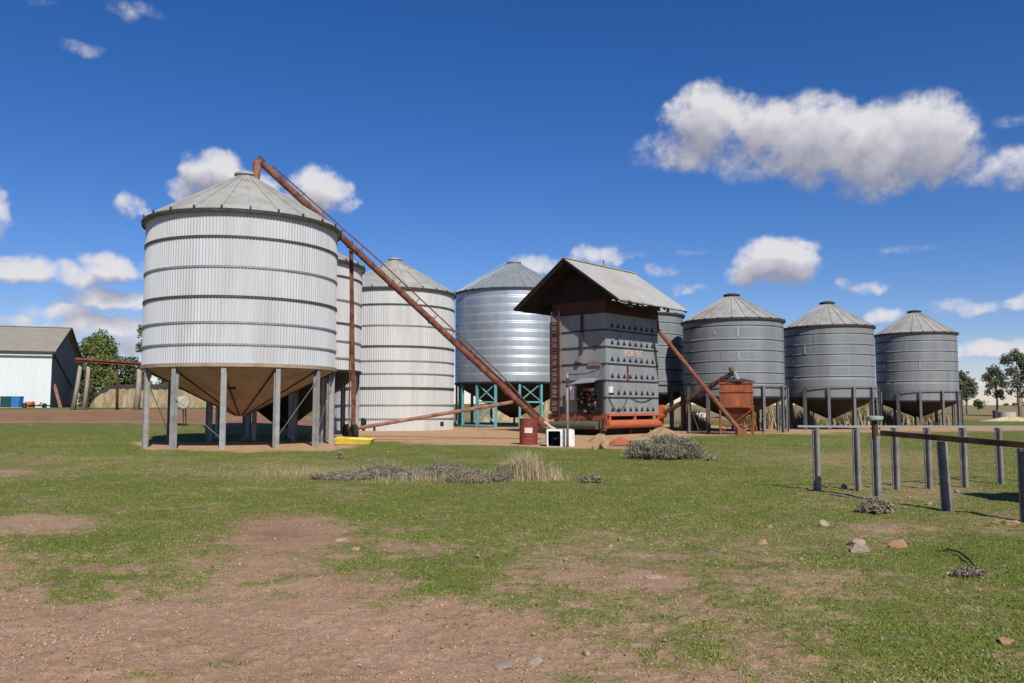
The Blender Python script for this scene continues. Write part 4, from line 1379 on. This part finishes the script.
MB().tube([(c.x, c.y, zt_ - .28), (c.x, c.y, zt_)], .05, 10).build('head', M_DARKRUST, dpz)
MB().lathe([(.01, 0), (.10, 0), (.14, .025), (.145, .075), (.12, .085), (.10, .06), (.01, .05)], (c.x, c.y, zt_ + .002), 24).build('dish', M_DISH, dpz)

# unseen stand-in beyond the right edge, added to cast a shadow into view
c = Vector((9.55, 13.3, 0))
tr = thing('shadow_caster', 'unseen raised box added to cast a shadow beside the last fence post', 'trough', c)
mb = MB(); mb.box(c + UP * 1.2, (1.6, 1.0, .6)); mb.build('tank', M_LEG, tr)
for x, y in ((-.65, -.35), (.65, -.35), (.65, .35), (-.65, .35)):
    MB().box(c + Vector((x, y, .44)), (.08, .08, .92)).build('leg', M_LEG, tr)

# wires lying in the grass
g0 = gnd(942, 552); pts = [gnd(x, y) + UP * z for x, y, z in ((936, 553, .01), (948, 552, .03), (960, 557, .05), (970, 564, .04), (978, 572, .01))]
o = MB().tube(pts, .010, 6).build('black_hose', M_RUBBER, None, org=g0)
tag(o, 'thin black hose curving out of the turf by the dry plant', 'hose')
g0 = gnd(730, 556); pts = [gnd(x, y) + UP * .012 for x, y in ((688, 545), (705, 549), (725, 553.5), (745, 559.5), (768, 564))]
o = MB().tube(pts, .0045, 6).build('old_wire', M_TIMBER, None, org=g0)
tag(o, 'pale old wire lying straight across the grass', 'wire')
g0 = gnd(770, 486)

# ------------------------------------------------------------------ left background: shed, stack, beam, bins
C0 = gp(50, 76)                                     # near right corner of the shed
sd = thing('farm_shed', 'white corrugated shed with a gable end coloured dark for shade and grey brown roof', 'shed', C0)
zg = C0.z
ze_ = hgt(351, 76)
e1 = Vector((at(78.5, 361, 92).x, 92, 0))           # far right corner
ge = (e1 - Vector((C0.x, C0.y, 0))); gl = ge.length; gdir = ge / gl
fdir = Vector((-gdir.y, gdir.x, 0))                 # along the front wall, to the left
if fdir.x > 0: fdir = -fdir
SL = 22


def sp(f, g_, z): return Vector((C0.x, C0.y, 0)) + fdir * f + gdir * g_ + UP * z


zr_ = ze_ + 2.75
n = 110
mb = MB(); vs = []; fs = []
for i in range(n * 4 + 1):
    f = SL * i / (n * 4); k = (0, .035, .035, 0)[i % 4]
    vs += [sp(f, -k, zg - .3), sp(f, -k, ze_)]
for i in range(n * 4): fs.append((2 * i, 2 * i + 2, 2 * i + 3, 2 * i + 1))
mb.add(vs, fs); mb.build('front_wall', M_SHEDW, sd)
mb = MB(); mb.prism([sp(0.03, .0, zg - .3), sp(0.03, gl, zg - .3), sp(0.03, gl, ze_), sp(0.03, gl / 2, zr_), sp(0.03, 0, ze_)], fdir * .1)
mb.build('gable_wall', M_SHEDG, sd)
MB().prism([sp(.2, gl, zg - .3), sp(SL, gl, zg - .3), sp(SL, gl, ze_), sp(.2, gl, ze_)], gdir * -.1).build('rear_wall', M_SHEDW, sd)
mb = MB()
for g0_, g1_ in ((-.35, gl / 2), (gl + .35, gl / 2)):
    k = (zr_ - ze_) / (gl / 2)
    z0_ = ze_ - k * .35
    mb.prism([sp(-.35, g0_, z0_ + .05), sp(SL, g0_, z0_ + .05), sp(SL, g1_, zr_ + .05), sp(-.35, g1_, zr_ + .05)], UP * .09)
shroof = mb.build('roof', M_SHEDR, sd)
mb = MB(); mb.bar(sp(-.37, gl / 2, zr_ + .16), sp(SL, gl / 2, zr_ + .16), .5, .06); mb.build('ridge_cap', M_RAIL, shroof)
mb = MB()
k = (zr_ - ze_) / (gl / 2)
mb.bar(sp(-.38, -.38, ze_ - k * .38 + .05), sp(-.38, gl / 2, zr_ + .08), .06, .24); mb.bar(sp(-.38, gl + .38, ze_ - k * .38 + .05), sp(-.38, gl / 2, zr_ + .08), .06, .24)
mb.build('barge_board', M_EDGE, shroof)
MB().bar(sp(-.3, -.42, ze_ - .22), sp(SL, -.42, ze_ - .22), .12, .14).build('gutter', M_EDGE, shroof)
mb = MB(); mb.bar(sp(-.06, .1, ze_ - .1), sp(-.06, gl * .78, ze_ - 3.2), .06, .14); mb.build('gable_brace', M_EDGE, sd)

def bin_(label, px, Y, w, h, m, wheels=True):
    c = gp(px, Y)
    r = thing('storage_crate', label, 'crate', c)
    mb = MB()
    mb.box(c + UP * (h / 2), (w, w * .8, h - .1))
    for q in (-.36, 0, .36): mb.box(c + Vector((q * w, -w * .4 - .02, h / 2)), (.08, .05, h - .14))
    mb.build('crate_body', m, r)
    mb = MB(); mb.box(c + UP * (h - .02), (w * 1.06, w * .86, .10)); mb.build('crate_rim', m, r)
    return r


bin_('dark green crate beside the blue one, against the white shed', 7.5, 73.0, .9, 1.0, M_GREENB)
bin_('blue crate against the white shed, next to a dark green one', 17.0, 73.0, .75, 1.0, M_BLUE)
c = gp(33, 73.5)
jk = thing('rusty_machine', 'rusty orange red scrap machine lying along the shed wall', 'machine', c)
mb = MB(); mb.box(c + Vector((-.3, 0, .28)), (.7, .5, .5), .2); mb.tube([c + Vector((-.2, -.3, .3)), c + Vector((.2, -.3, .45))], .16, 10); mb.build('engine', M_ORANGER, jk)
mb = MB(); mb.bar(c + Vector((0, 0, .2)), c + Vector((1.4, .1, .2)), .16, .14); mb.bar(c + Vector((.5, 0, .2)), c + Vector((.7, .1, .5)), .1, .1); mb.build('drawbar', M_DARKRUST, jk)
for x in (-.55, 1.2):
    w = MB().lathe([(.08, -.06), (.22, -.06), (.22, .06), (.08, .06)], (0, 0, 0), 14, closed=True)
    w.v = [(p[0] + c.x + x, p[2] + c.y - .35, p[1] + c.z + .2) for p in w.v]; w.build('wheel', M_RUBBER, jk)
a = gp(60.5, 76.5); b = at(54, 384, 77.6)
o = MB().bar(a, b, .28, .06).build('leaning_plank', M_RUSTP, None, org=a)
tag(o, 'pinkish plank leaning on the dark shed gable', 'plank')

# rusty beam on old tree trunk posts
bmr = thing('overhead_beam', 'long rusty overhead beam carried on pale tree trunk posts', 'beam', gp(110, 68))
Yb = 68.0
a = at(76, 358.5, Yb); b = at(150, 363.5, Yb)
mb = MB(); mb.bar(a, b, .3, .16); mb.bar(a + UP * -.24, b + UP * -.24, .3, .05); mb.bar(a + UP * -.12, b + UP * -.12, .05, .2); mb.build('beam', M_RUST, bmr)
for (pxb, pxt, yt, r, m) in ((73, 81, 360, .17, M_TIMBER), (84, 89, 361, .16, M_TIMBER), (117, 117, 362, .10, M_DARKRUST), (136.5, 140, 363, .22, M_TIMBER)):
    p = gp(pxb, Yb + .3); q = at(pxt, yt, Yb + .3)
    md = p.lerp(q, .5) + Vector((.05, 0, 0))
    MB().tube([p - UP * .1, md, q], [r * 1.25, r, r * .85], 9).build('trunk_post', m, bmr, smooth=True)

# tan stack with a dark weathered top
kY = 80.0
st = thing('hay_stack', 'long tan hay stack with a dark weathered top behind the beam', 'hay stack', gp(140, kY))
xa, xb_ = gp(89, kY).x, gp(222, kY).x
zb_ = gp(140, kY).z
r_ = random.Random(8)
prof = []
N_ = 60
vs = []; fs = []
topz = hgt(386.5, kY)
for i in range(N_ + 1):
    x = xa + (xb_ - xa) * i / N_
    q = min(1, (i / 9.0)) ** .5
    h = zb_ + (topz - zb_) * max(.12, q) + (r_.random() - .5) * .14
    j = (r_.random() - .5) * .05
    vs += [(x, kY + j, zb_ - .3), (x, kY + .12 + j, h), (x, kY + 3.2, h + .15), (x, kY + 3.6, zb_ - .3)]
for i in range(N_):
    a, b = i * 4, i * 4 + 4
    fs += [(a, b, b + 1, a + 1), (a + 1, b + 1, b + 2, a + 2), (a + 2, b + 2, b + 3, a + 3)]
fs += [(0, 1, 2, 3), (N_ * 4, N_ * 4 + 3, N_ * 4 + 2, N_ * 4 + 1)]
MB().add(vs, fs).build('straw_body', M_HAY, st)
vs2 = []
fs2 = []
for i in range(N_ + 1):
    x0, y0, z0 = vs[i * 4 + 1]
    dz = .10 + r_.random() * .22
    vs2 += [(x0, y0 - .05, z0 - dz), (x0, y0 - .06, z0 + .1), (x0, y0 + 3.2, z0 + .3)]
for i in range(N_):
    a, b = i * 3, i * 3 + 3
    fs2 += [(a, b, b + 1, a + 1), (a + 1, b + 1, b + 2, a + 2)]
MB().add(vs2, fs2).build('weathered_top', M_THATCH, st)

# fuel tank seen between the legs of the largest silo
c = gp(180, 52)
ft = thing('fuel_tank', 'small pale round fuel tank on a stand, seen between silo legs', 'tank', c)
zc = hgt(403, 52); Rt = .42
q = at(180, 403, 52)
t_ = MB(); t_.tube([Vector((q.x - .45, 52.25, zc)), Vector((q.x - .40, 52.2, zc)), Vector((q.x + .38, 51.6, zc)), Vector((q.x + .44, 51.55, zc))], [Rt * .8, Rt, Rt, Rt * .8], 18)
t_.build('tank', M_CONC, ft)
MB().tube([Vector((q.x - .2, 52, zc + Rt)), Vector((q.x - .2, 52, hgt(385, 52)))], .08, 8).build('vent_pipe', M_WPLAST, ft)
for x in (-.35, .35):
    for y in (-.2, .2):
        MB().bar((q.x + x, 52 + y, c.z - .05), (q.x + x * .8, 52 + y, zc - Rt * .7), .06, .06).build('leg', M_EDGE, ft)

# pale low tank far behind, between the dryer and the orange bin; cream stack behind shiny silo
c = gp(697, 88)
o = thing('stock_trough', 'low white trough in the field, glimpsed under the grey silos', 'trough', c)
mb = MB(); mb.box(c + UP * .62, (1.7, .9, .55)); mb.build('basin', M_WPLAST, o)
for x in (-.7, .7): MB().box(c + Vector((x, 0, .17)), (.14, .8, .35)).build('foot', M_CONC, o)
for i, (px, w, yt, lab) in enumerate(((548, 13, 394, 'tall tan straw heap between shiny silo and dryer'), (500, 34, 402, 'tan straw heap seen through the teal frame'))):
    c = gp(px, 82)
    mound('straw_heap', (c.x, c.y, c.z), w * 82 / F * (.9 if i else .75), 1.4, hgt(yt, 82), M_HAY, lab, 'straw heap', 60 + i)


# ------------------------------------------------------------------ trees
def tree(label, px, Y, ytop, blobs, m, seed, n=2600, leaf=.22, group=None, wscale=1.0, trunk=.18, cat='tree', name='tree', trunks=1):
    c = gp(px, Y); s = Y / F
    h = hgt(ytop, Y) - c.z
    root = thing(name, label, cat, c, group)
    bl = [(c.x + bx * s, c.y + by * s, c.z + bz * h, r * s * wscale) for bx, by, bz, r in blobs]
    V, Fs = leafcloud(bl, n, leaf, seed)
    raw('crown', V, Fs, m, root, org=c)
    mb = MB(); rr = random.Random(seed)
    for k in range(trunks):
        off = Vector(((k - (trunks - 1) / 2) * 1.1, 0, 0))
        topp = Vector((c.x, c.y, c.z + h * .6)) + off * 1.6
        mid = c.lerp(topp, .5) + off + Vector((rr.uniform(-.2, .2), 0, 0))
        mb.tube([c + off * .6 - UP * .2, mid, topp], [trunk, trunk * .7, trunk * .35], 8)
        for b in bl:
            if rr.random() < .9 / trunks + .3:
                f = c.lerp(topp, rr.uniform(.45, .95)) + off * .8
                e_ = Vector(b[:3]) + Vector((0, 0, b[3] * .3))
                mb.tube([f, f.lerp(e_, .5) + Vector((0, 0, -.1)), e_], [trunk * .4, trunk * .25, trunk * .08], 6)
    mb.build('trunk', M_BARK, root)
    return root


BT = 'trees behind the hay stack'
tree('big round bright green tree between the shed and the largest silo', 95, 96, 330, [(0, 0, .70, 16), (-10, 4, .55, 14), (11, 2, .58, 14), (0, -8, .42, 16), (-12, -4, .3, 12), (13, -4, .32, 12), (3, 0, .84, 11), (-8, 0, .8, 9), (9, 0, .78, 10)], M_LEAF, 31, 16000, .17)
tree('dark shrubby tree just right of the big round one', 128, 100, 352, [(0, 0, .75, 9), (-9, 0, .45, 10), (8, 0, .5, 10), (0, 0, .3, 12), (-16, 0, .3, 9), (15, 0, .3, 10)], M_LEAFD, 32, 6000, .18)
tree('slender leafy tree poking out left of the largest silo', 146, 92, 322, [(-4, 0, .90, 7), (2, 0, .78, 8), (-7, 0, .70, 5), (4, 0, .58, 9), (-3, 0, .4, 8), (9, 0, .75, 8)], M_LEAFO, 33, 3500, .18)
tree('dark tree behind the hay stack, seen through the silo legs', 180, 104, 366, [(0, 0, .7, 10), (-14, 0, .5, 10), (14, 0, .5, 11), (0, 0, .3, 14), (-24, 0, .35, 9), (24, 0, .35, 9)], M_LEAFD, 34, 5500, .2)
tree('dark tree deep behind the hopper of the largest silo', 232, 106, 372, [(0, 0, .7, 10), (-14, 0, .5, 11), (14, 0, .5, 11), (0, 0, .3, 14), (25, 0, .4, 10)], M_LEAFD, 35, 4500, .2)
tree('dark bushy tree under the hay stack end, right of the shed', 84, 86, 374, [(0, 0, .6, 8), (7, 0, .4, 8), (3, 0, .2, 9)], M_LEAFD, 36, 2600, .14, trunk=.1)

tree('thin gum tree showing right beside the last grey silo', 967, 128, 371, [(-4, 0, .88, 6), (3, 0, .72, 6), (-6, 0, .62, 7), (5, 0, .52, 6), (-1, 0, .45, 6), (7, 0, .66, 4)], M_LEAFO, 41, 2600, .19, trunk=.22)
tree('open crowned gum tree left of the tall gum at the right edge', 997, 118, 366, [(-2, 0, .90, 6), (-8, 0, .76, 6), (5, 0, .78, 6), (8, 0, .62, 5), (-6, 0, .58, 4.5), (2, 0, .45, 5), (0, 0, .66, 5), (-9, 0, .46, 3.5), (6, 0, .36, 3)], M_LEAFO, 42, 2300, .17, trunk=.18)
tree('tall gum tree cut off by the right edge of the photo', 1020, 112, 351, [(-2, 0, .92, 7), (-12, 0, .86, 6), (8, 0, .8, 8), (-6, 0, .68, 6), (8, 0, .6, 8), (-3, 0, .5, 6), (12, 0, .42, 7), (18, 0, .9, 8), (-9, 0, .38, 4), (2, 0, .34, 5)], M_LEAFO, 43, 5000, .17, trunk=.25)
tree('small dark round tree alone in the far paddock', 978, 190, 399, [(0, 0, .6, 4), (2, 0, .45, 3.5), (-1.5, 0, .8, 2.5)], M_LEAFD, 44, 500, .26, trunk=.12)
# far tree belt
r_ = np.random.default_rng(77)
Vs = []; Fsl = []; off = 0
for k in range(150):
    px = -80 + 1200 * r_.random(); Y = 560 + 200 * r_.random()
    if 120 < px < 900 and r_.random() < .35: continue
    c = gp(px, Y); h = 2.0 + 3.2 * r_.random() ** 2
    V, Fq = leafcloud([(c.x, c.y, c.z + h * .5, h * .8, h * .8, h * .5)], 60, .7, int(k))
    Vs.append(V); Fsl.append(Fq + off); off += len(V)
o = raw('treeline', np.concatenate(Vs), np.concatenate(Fsl), M_LEAFD)
tag(o, 'broken line of tiny dark trees along the far horizon', 'tree line', kind='stuff')

# concrete tank and yellow bank at far right
c = gp(1006, 104)
o = thing('concrete_tank', 'round pale concrete water tank under the gum trees', 'tank', c)
MB().lathe([(1.05, -.2), (1.05, .80), (.92, .80), (.92, .6), (.01, .6)], tuple(c), 28).build('tank_wall', M_CONC, o)
MB().tube([c + Vector((-1.5, -.2, -.1)), c + Vector((-1.5, -.2, 1.0))], .30, 10).build('pump_housing', M_EDGE, o)
c = gp(1010, 88)
mound('dirt_bank', (c.x, c.y, c.z - .05), 4.2, 1.6, .55, M_STRAW, 'low straw coloured bank in front of the concrete tank', 'bank', 71)
# earth mound on the soil track
g = gnd(318, 528)

# ------------------------------------------------------------------ sun, sky and clouds
AZ, EL = math.radians(20), math.radians(42)          # to the right of straight behind the camera
sunv = Vector((math.sin(AZ) * math.cos(EL), -math.cos(AZ) * math.cos(EL), math.sin(EL)))
sl = bpy.data.lights.new('sun', 'SUN'); sl.energy = 4.9; sl.angle = math.radians(.53); sl.color = (1, .955, .875)
so = bpy.data.objects.new('sun', sl); COL.objects.link(so)
so.rotation_euler = sunv.to_track_quat('Z', 'Y').to_euler(); so.location = sunv * 60

w = bpy.data.worlds.new('World'); SC.world = w; w.use_nodes = True
nt = w.node_tree; L = nt.links; nt.nodes.clear()
sky = nd(nt, 'ShaderNodeTexSky'); sky.sky_type = 'NISHITA'; sky.sun_disc = False
sky.sun_elevation = EL; sky.sun_rotation = PI - AZ; sky.altitude = 300; sky.air_density = 1.0; sky.dust_density = .0; sky.ozone_density = 4.0
hs = nd(nt, 'ShaderNodeHueSaturation'); hs.inputs['Saturation'].default_value = 1.26; hs.inputs['Value'].default_value = 1.0
tn = nd(nt, 'ShaderNodeVectorMath', operation='MULTIPLY'); tn.inputs[1].default_value = (.97, .905, 1.07)
L.new(sky.outputs[0], tn.inputs[0]); L.new(tn.outputs[0], hs.inputs['Color'])


def cloud_dir(px, py):
    d = ray(px, py).normalized()
    return math.atan2(d.x, d.y), math.asin(d.z)


# (px, py, half width, half height, strength)
CL = [(705, 122, 44, 36, 1.0), (690, 150, 46, 26, .7), (765, 128, 44, 30, .9), (812, 140, 60, 46, 1.0), (872, 148, 62, 44, 1.05), (925, 142, 56, 48, 1.0), (885, 175, 50, 26, .75),
      (655, 152, 34, 20, .45), (1005, 168, 34, 24, .65), (968, 176, 36, 18, .45), (760, 160, 60, 26, .6),
      (778, 262, 44, 25, 1.05), (748, 276, 30, 13, .7), (806, 266, 22, 16, .6),
      (214, 172, 30, 24, 1.0), (188, 188, 22, 13, .7), (240, 187, 36, 20, .9), (320, 190, 32, 23, .95), (302, 205, 36, 14, .7), (345, 205, 20, 12, .5),
      (127, 205, 15, 18, .6), (140, 214, 12, 8, .45), (-2, 212, 18, 26, .7), (24, 270, 44, 16, .8), (72, 275, 32, 14, .7), (116, 268, 30, 16, .85), (102, 298, 42, 15, .8), (135, 345, 50, 12, .7), (60, 345, 70, 8, .6), (60, 312, 40, 12, .7),
      (130, 302, 26, 13, .6), (30, 322, 44, 9, .6), (110, 328, 60, 14, .8), (20, 300, 30, 9, .4), (160, 330, 60, 12, .6),
      (600, 252, 30, 12, .65), (542, 266, 34, 12, .65), (662, 271, 20, 8, .5), (690, 290, 24, 7, .45), (570, 262, 30, 10, .5), (640, 256, 20, 6, .35),
      (862, 286, 30, 8, .45), (878, 316, 26, 10, .75), (960, 306, 36, 11, .65), (912, 250, 42, 7, .34), (1018, 302, 22, 9, .6), (1005, 348, 52, 13, .8), (965, 352, 36, 10, .55), (985, 385, 50, 9, .5), (1030, 372, 40, 8, .5),
      (130, 10, 40, 14, .42), (82, 48, 24, 9, .4), (40, 4, 30, 6, .3), (880, 388, 60, 6, .3), (690, 254, 30, 5, .3), (1015, 120, 20, 8, .35)]
# a sprinkle of clouds elsewhere round the horizon
rr = random.Random(2)
EXTRA = []
for k in range(14):
    a_ = math.radians(rr.uniform(50, 310)); e_ = math.radians(rr.uniform(8, 32))
    EXTRA.append((a_, e_, math.radians(rr.uniform(4, 9)), math.radians(rr.uniform(1.6, 3)), rr.uniform(.7, 1)))

grp = bpy.data.node_groups.new('cloud_cover', 'ShaderNodeTree')
grp.interface.new_socket('P', in_out='INPUT', socket_type='NodeSocketVector')
grp.interface.new_socket('Cover', in_out='OUTPUT', socket_type='NodeSocketFloat')
gi = grp.nodes.new('NodeGroupInput'); go = grp.nodes.new('NodeGroupOutput'); GL = grp.links
acc = None
items = []
for px, py, rw, rh, st_ in CL:
    a_, e_ = cloud_dir(px, py)
    k = 1 / math.hypot(F, math.hypot(px - 512, py - 341)) * 1.0
    items.append((a_, e_, rw * k * 1.28, rh * k * 1.28, st_))
for a_, e_, ra_, re_, st_ in items + EXTRA:
    v1 = grp.nodes.new('ShaderNodeVectorMath'); v1.operation = 'MULTIPLY_ADD'
    GL.new(gi.outputs[0], v1.inputs[0]); v1.inputs[1].default_value = (1 / ra_, 1 / re_, 0); v1.inputs[2].default_value = (-a_ / ra_, -e_ / re_, 0)
    v2 = grp.nodes.new('ShaderNodeVectorMath'); v2.operation = 'DOT_PRODUCT'; GL.new(v1.outputs[0], v2.inputs[0]); GL.new(v1.outputs[0], v2.inputs[1])
    m1 = grp.nodes.new('ShaderNodeMath'); m1.operation = 'MULTIPLY_ADD'; m1.use_clamp = True
    GL.new(v2.outputs['Value'], m1.inputs[0]); m1.inputs[1].default_value = -st_; m1.inputs[2].default_value = st_
    if acc is None: acc = m1.outputs[0]
    else:
        m2 = grp.nodes.new('ShaderNodeMath'); m2.operation = 'SMOOTH_MAX'; m2.inputs[2].default_value = .12
        GL.new(acc, m2.inputs[0]); GL.new(m1.outputs[0], m2.inputs[1]); acc = m2.outputs[0]
GL.new(acc, go.inputs[0])

tc = nd(nt, 'ShaderNodeTexCoord')
sx = nd(nt, 'ShaderNodeSeparateXYZ'); L.new(tc.outputs['Generated'], sx.inputs[0])


def wm(op, a, b=None, c=None, clamp=False):
    x = nd(nt, 'ShaderNodeMath', operation=op); x.use_clamp = clamp
    for k, q in enumerate((a, b, c)):
        if q is None: continue
        if isinstance(q, (int, float)): x.inputs[k].default_value = q
        else: L.new(q, x.inputs[k])
    return x.outputs[0]


az = wm('ARCTAN2', sx.outputs['X'], sx.outputs['Y'])
# azimuth runs 0..2pi so that the clouds behind the camera fit too
azp = wm('ADD', az, wm('MULTIPLY', wm('LESS_THAN', az, -.85), 2 * PI))
el = wm('ARCSINE', sx.outputs['Z'])
cb = nd(nt, 'ShaderNodeCombineXYZ'); L.new(azp, cb.inputs[0]); L.new(el, cb.inputs[1])


def wnoise(scale, det, rough, vec=None, dist=0.0):
    n_ = nd(nt, 'ShaderNodeTexNoise'); n_.inputs['Scale'].default_value = scale; n_.inputs['Detail'].default_value = det
    n_.inputs['Roughness'].default_value = rough; n_.inputs['Distortion'].default_value = dist
    L.new(vec if vec else cb.outputs[0], n_.inputs['Vector']); return n_


wv_ = wnoise(22, 3, .55)
w2 = nd(nt, 'ShaderNodeVectorMath', operation='MULTIPLY_ADD')
L.new(wv_.outputs['Color'], w2.inputs[0]); w2.inputs[1].default_value = (.040, .030, 0); w2.inputs[2].default_value = (-.020, -.015, 0)
w3 = nd(nt, 'ShaderNodeVectorMath', operation='ADD'); L.new(w2.outputs[0], w3.inputs[0]); L.new(cb.outputs[0], w3.inputs[1])
g1 = nd(nt, 'ShaderNodeGroup'); g1.node_tree = grp; L.new(w3.outputs[0], g1.inputs[0])
w4 = nd(nt, 'ShaderNodeVectorMath', operation='ADD'); L.new(w3.outputs[0], w4.inputs[0]); w4.inputs[1].default_value = (.006, .022, 0)
g2 = nd(nt, 'ShaderNodeGroup'); g2.node_tree = grp; L.new(w4.outputs[0], g2.inputs[0])
nz = wnoise(34, 9, .62)
gate = wm('MULTIPLY', wm('SUBTRACT', g1.outputs[0], .10), 3.0, clamp=True)
f1 = wm('ADD', g1.outputs[0], wm('MULTIPLY', wm('MULTIPLY', wm('SUBTRACT', nz.outputs['Fac'], .5), 1.25), gate))
al = nd(nt, 'ShaderNodeMapRange'); al.interpolation_type = 'SMOOTHSTEP'
al.inputs['From Min'].default_value = .20; al.inputs['From Max'].default_value = .80; al.inputs['To Max'].default_value = .97
L.new(f1, al.inputs['Value'])
cloudmask = wm('MULTIPLY', al.outputs[0], wm('GREATER_THAN', g1.outputs[0], .02))
# thick parts with more cloud above them turn greyer, tops stay bright
grad = wm('MULTIPLY', wm('SUBTRACT', g1.outputs[0], g2.outputs[0]), 1.35)
thick = wm('MULTIPLY', wm('MAXIMUM', wm('SUBTRACT', g1.outputs[0], .55), 0.0), .40)
lit = wm('SUBTRACT', wm('ADD', wm('ADD', .47, grad), wm('MULTIPLY', wm('SUBTRACT', nz.outputs['Fac'], .5), 1.0)), thick, clamp=True)
cr = nd(nt, 'ShaderNodeValToRGB'); e = cr.color_ramp.elements
e[0].position = .05; e[0].color = (.36, .37, .46, 1); e[1].position = .95; e[1].color = (.88, .865, .89, 1)
x = e.new(.5); x.color = (.60, .585, .66, 1)
L.new(lit, cr.inputs['Fac'])
bg1 = nd(nt, 'ShaderNodeBackground'); bg1.inputs['Strength'].default_value = .085; L.new(hs.outputs[0], bg1.inputs['Color'])
bg2 = nd(nt, 'ShaderNodeBackground'); bg2.inputs['Strength'].default_value = .80; L.new(cr.outputs[0], bg2.inputs['Color'])
mx = nd(nt, 'ShaderNodeMixShader'); L.new(cloudmask, mx.inputs[0]); L.new(bg1.outputs[0], mx.inputs[1]); L.new(bg2.outputs[0], mx.inputs[2])
wo_ = nd(nt, 'ShaderNodeOutputWorld'); L.new(mx.outputs[0], wo_.inputs[0])

# ------------------------------------------------------------------ camera and render settings
cam = bpy.data.cameras.new('camera'); cam.sensor_fit = 'HORIZONTAL'; cam.sensor_width = 36.0; cam.lens = F / W * 36.0
cam.clip_end = 9000; cam.clip_start = .05
co = bpy.data.objects.new('camera', cam); COL.objects.link(co)
co.location = (0, 0, EYE); co.rotation_euler = (PI / 2 + PITCH, 0, 0)
SC.camera = co
SC.view_settings.view_transform = 'Standard'; SC.view_settings.look = 'None'
SC.view_settings.exposure = 0.12; SC.view_settings.gamma = 1; SC.view_settings.use_curve_mapping = False
SC.cycles.max_bounces = 6; SC.cycles.diffuse_bounces = 3; SC.cycles.glossy_bounces = 3
SC.cycles.use_denoising = True
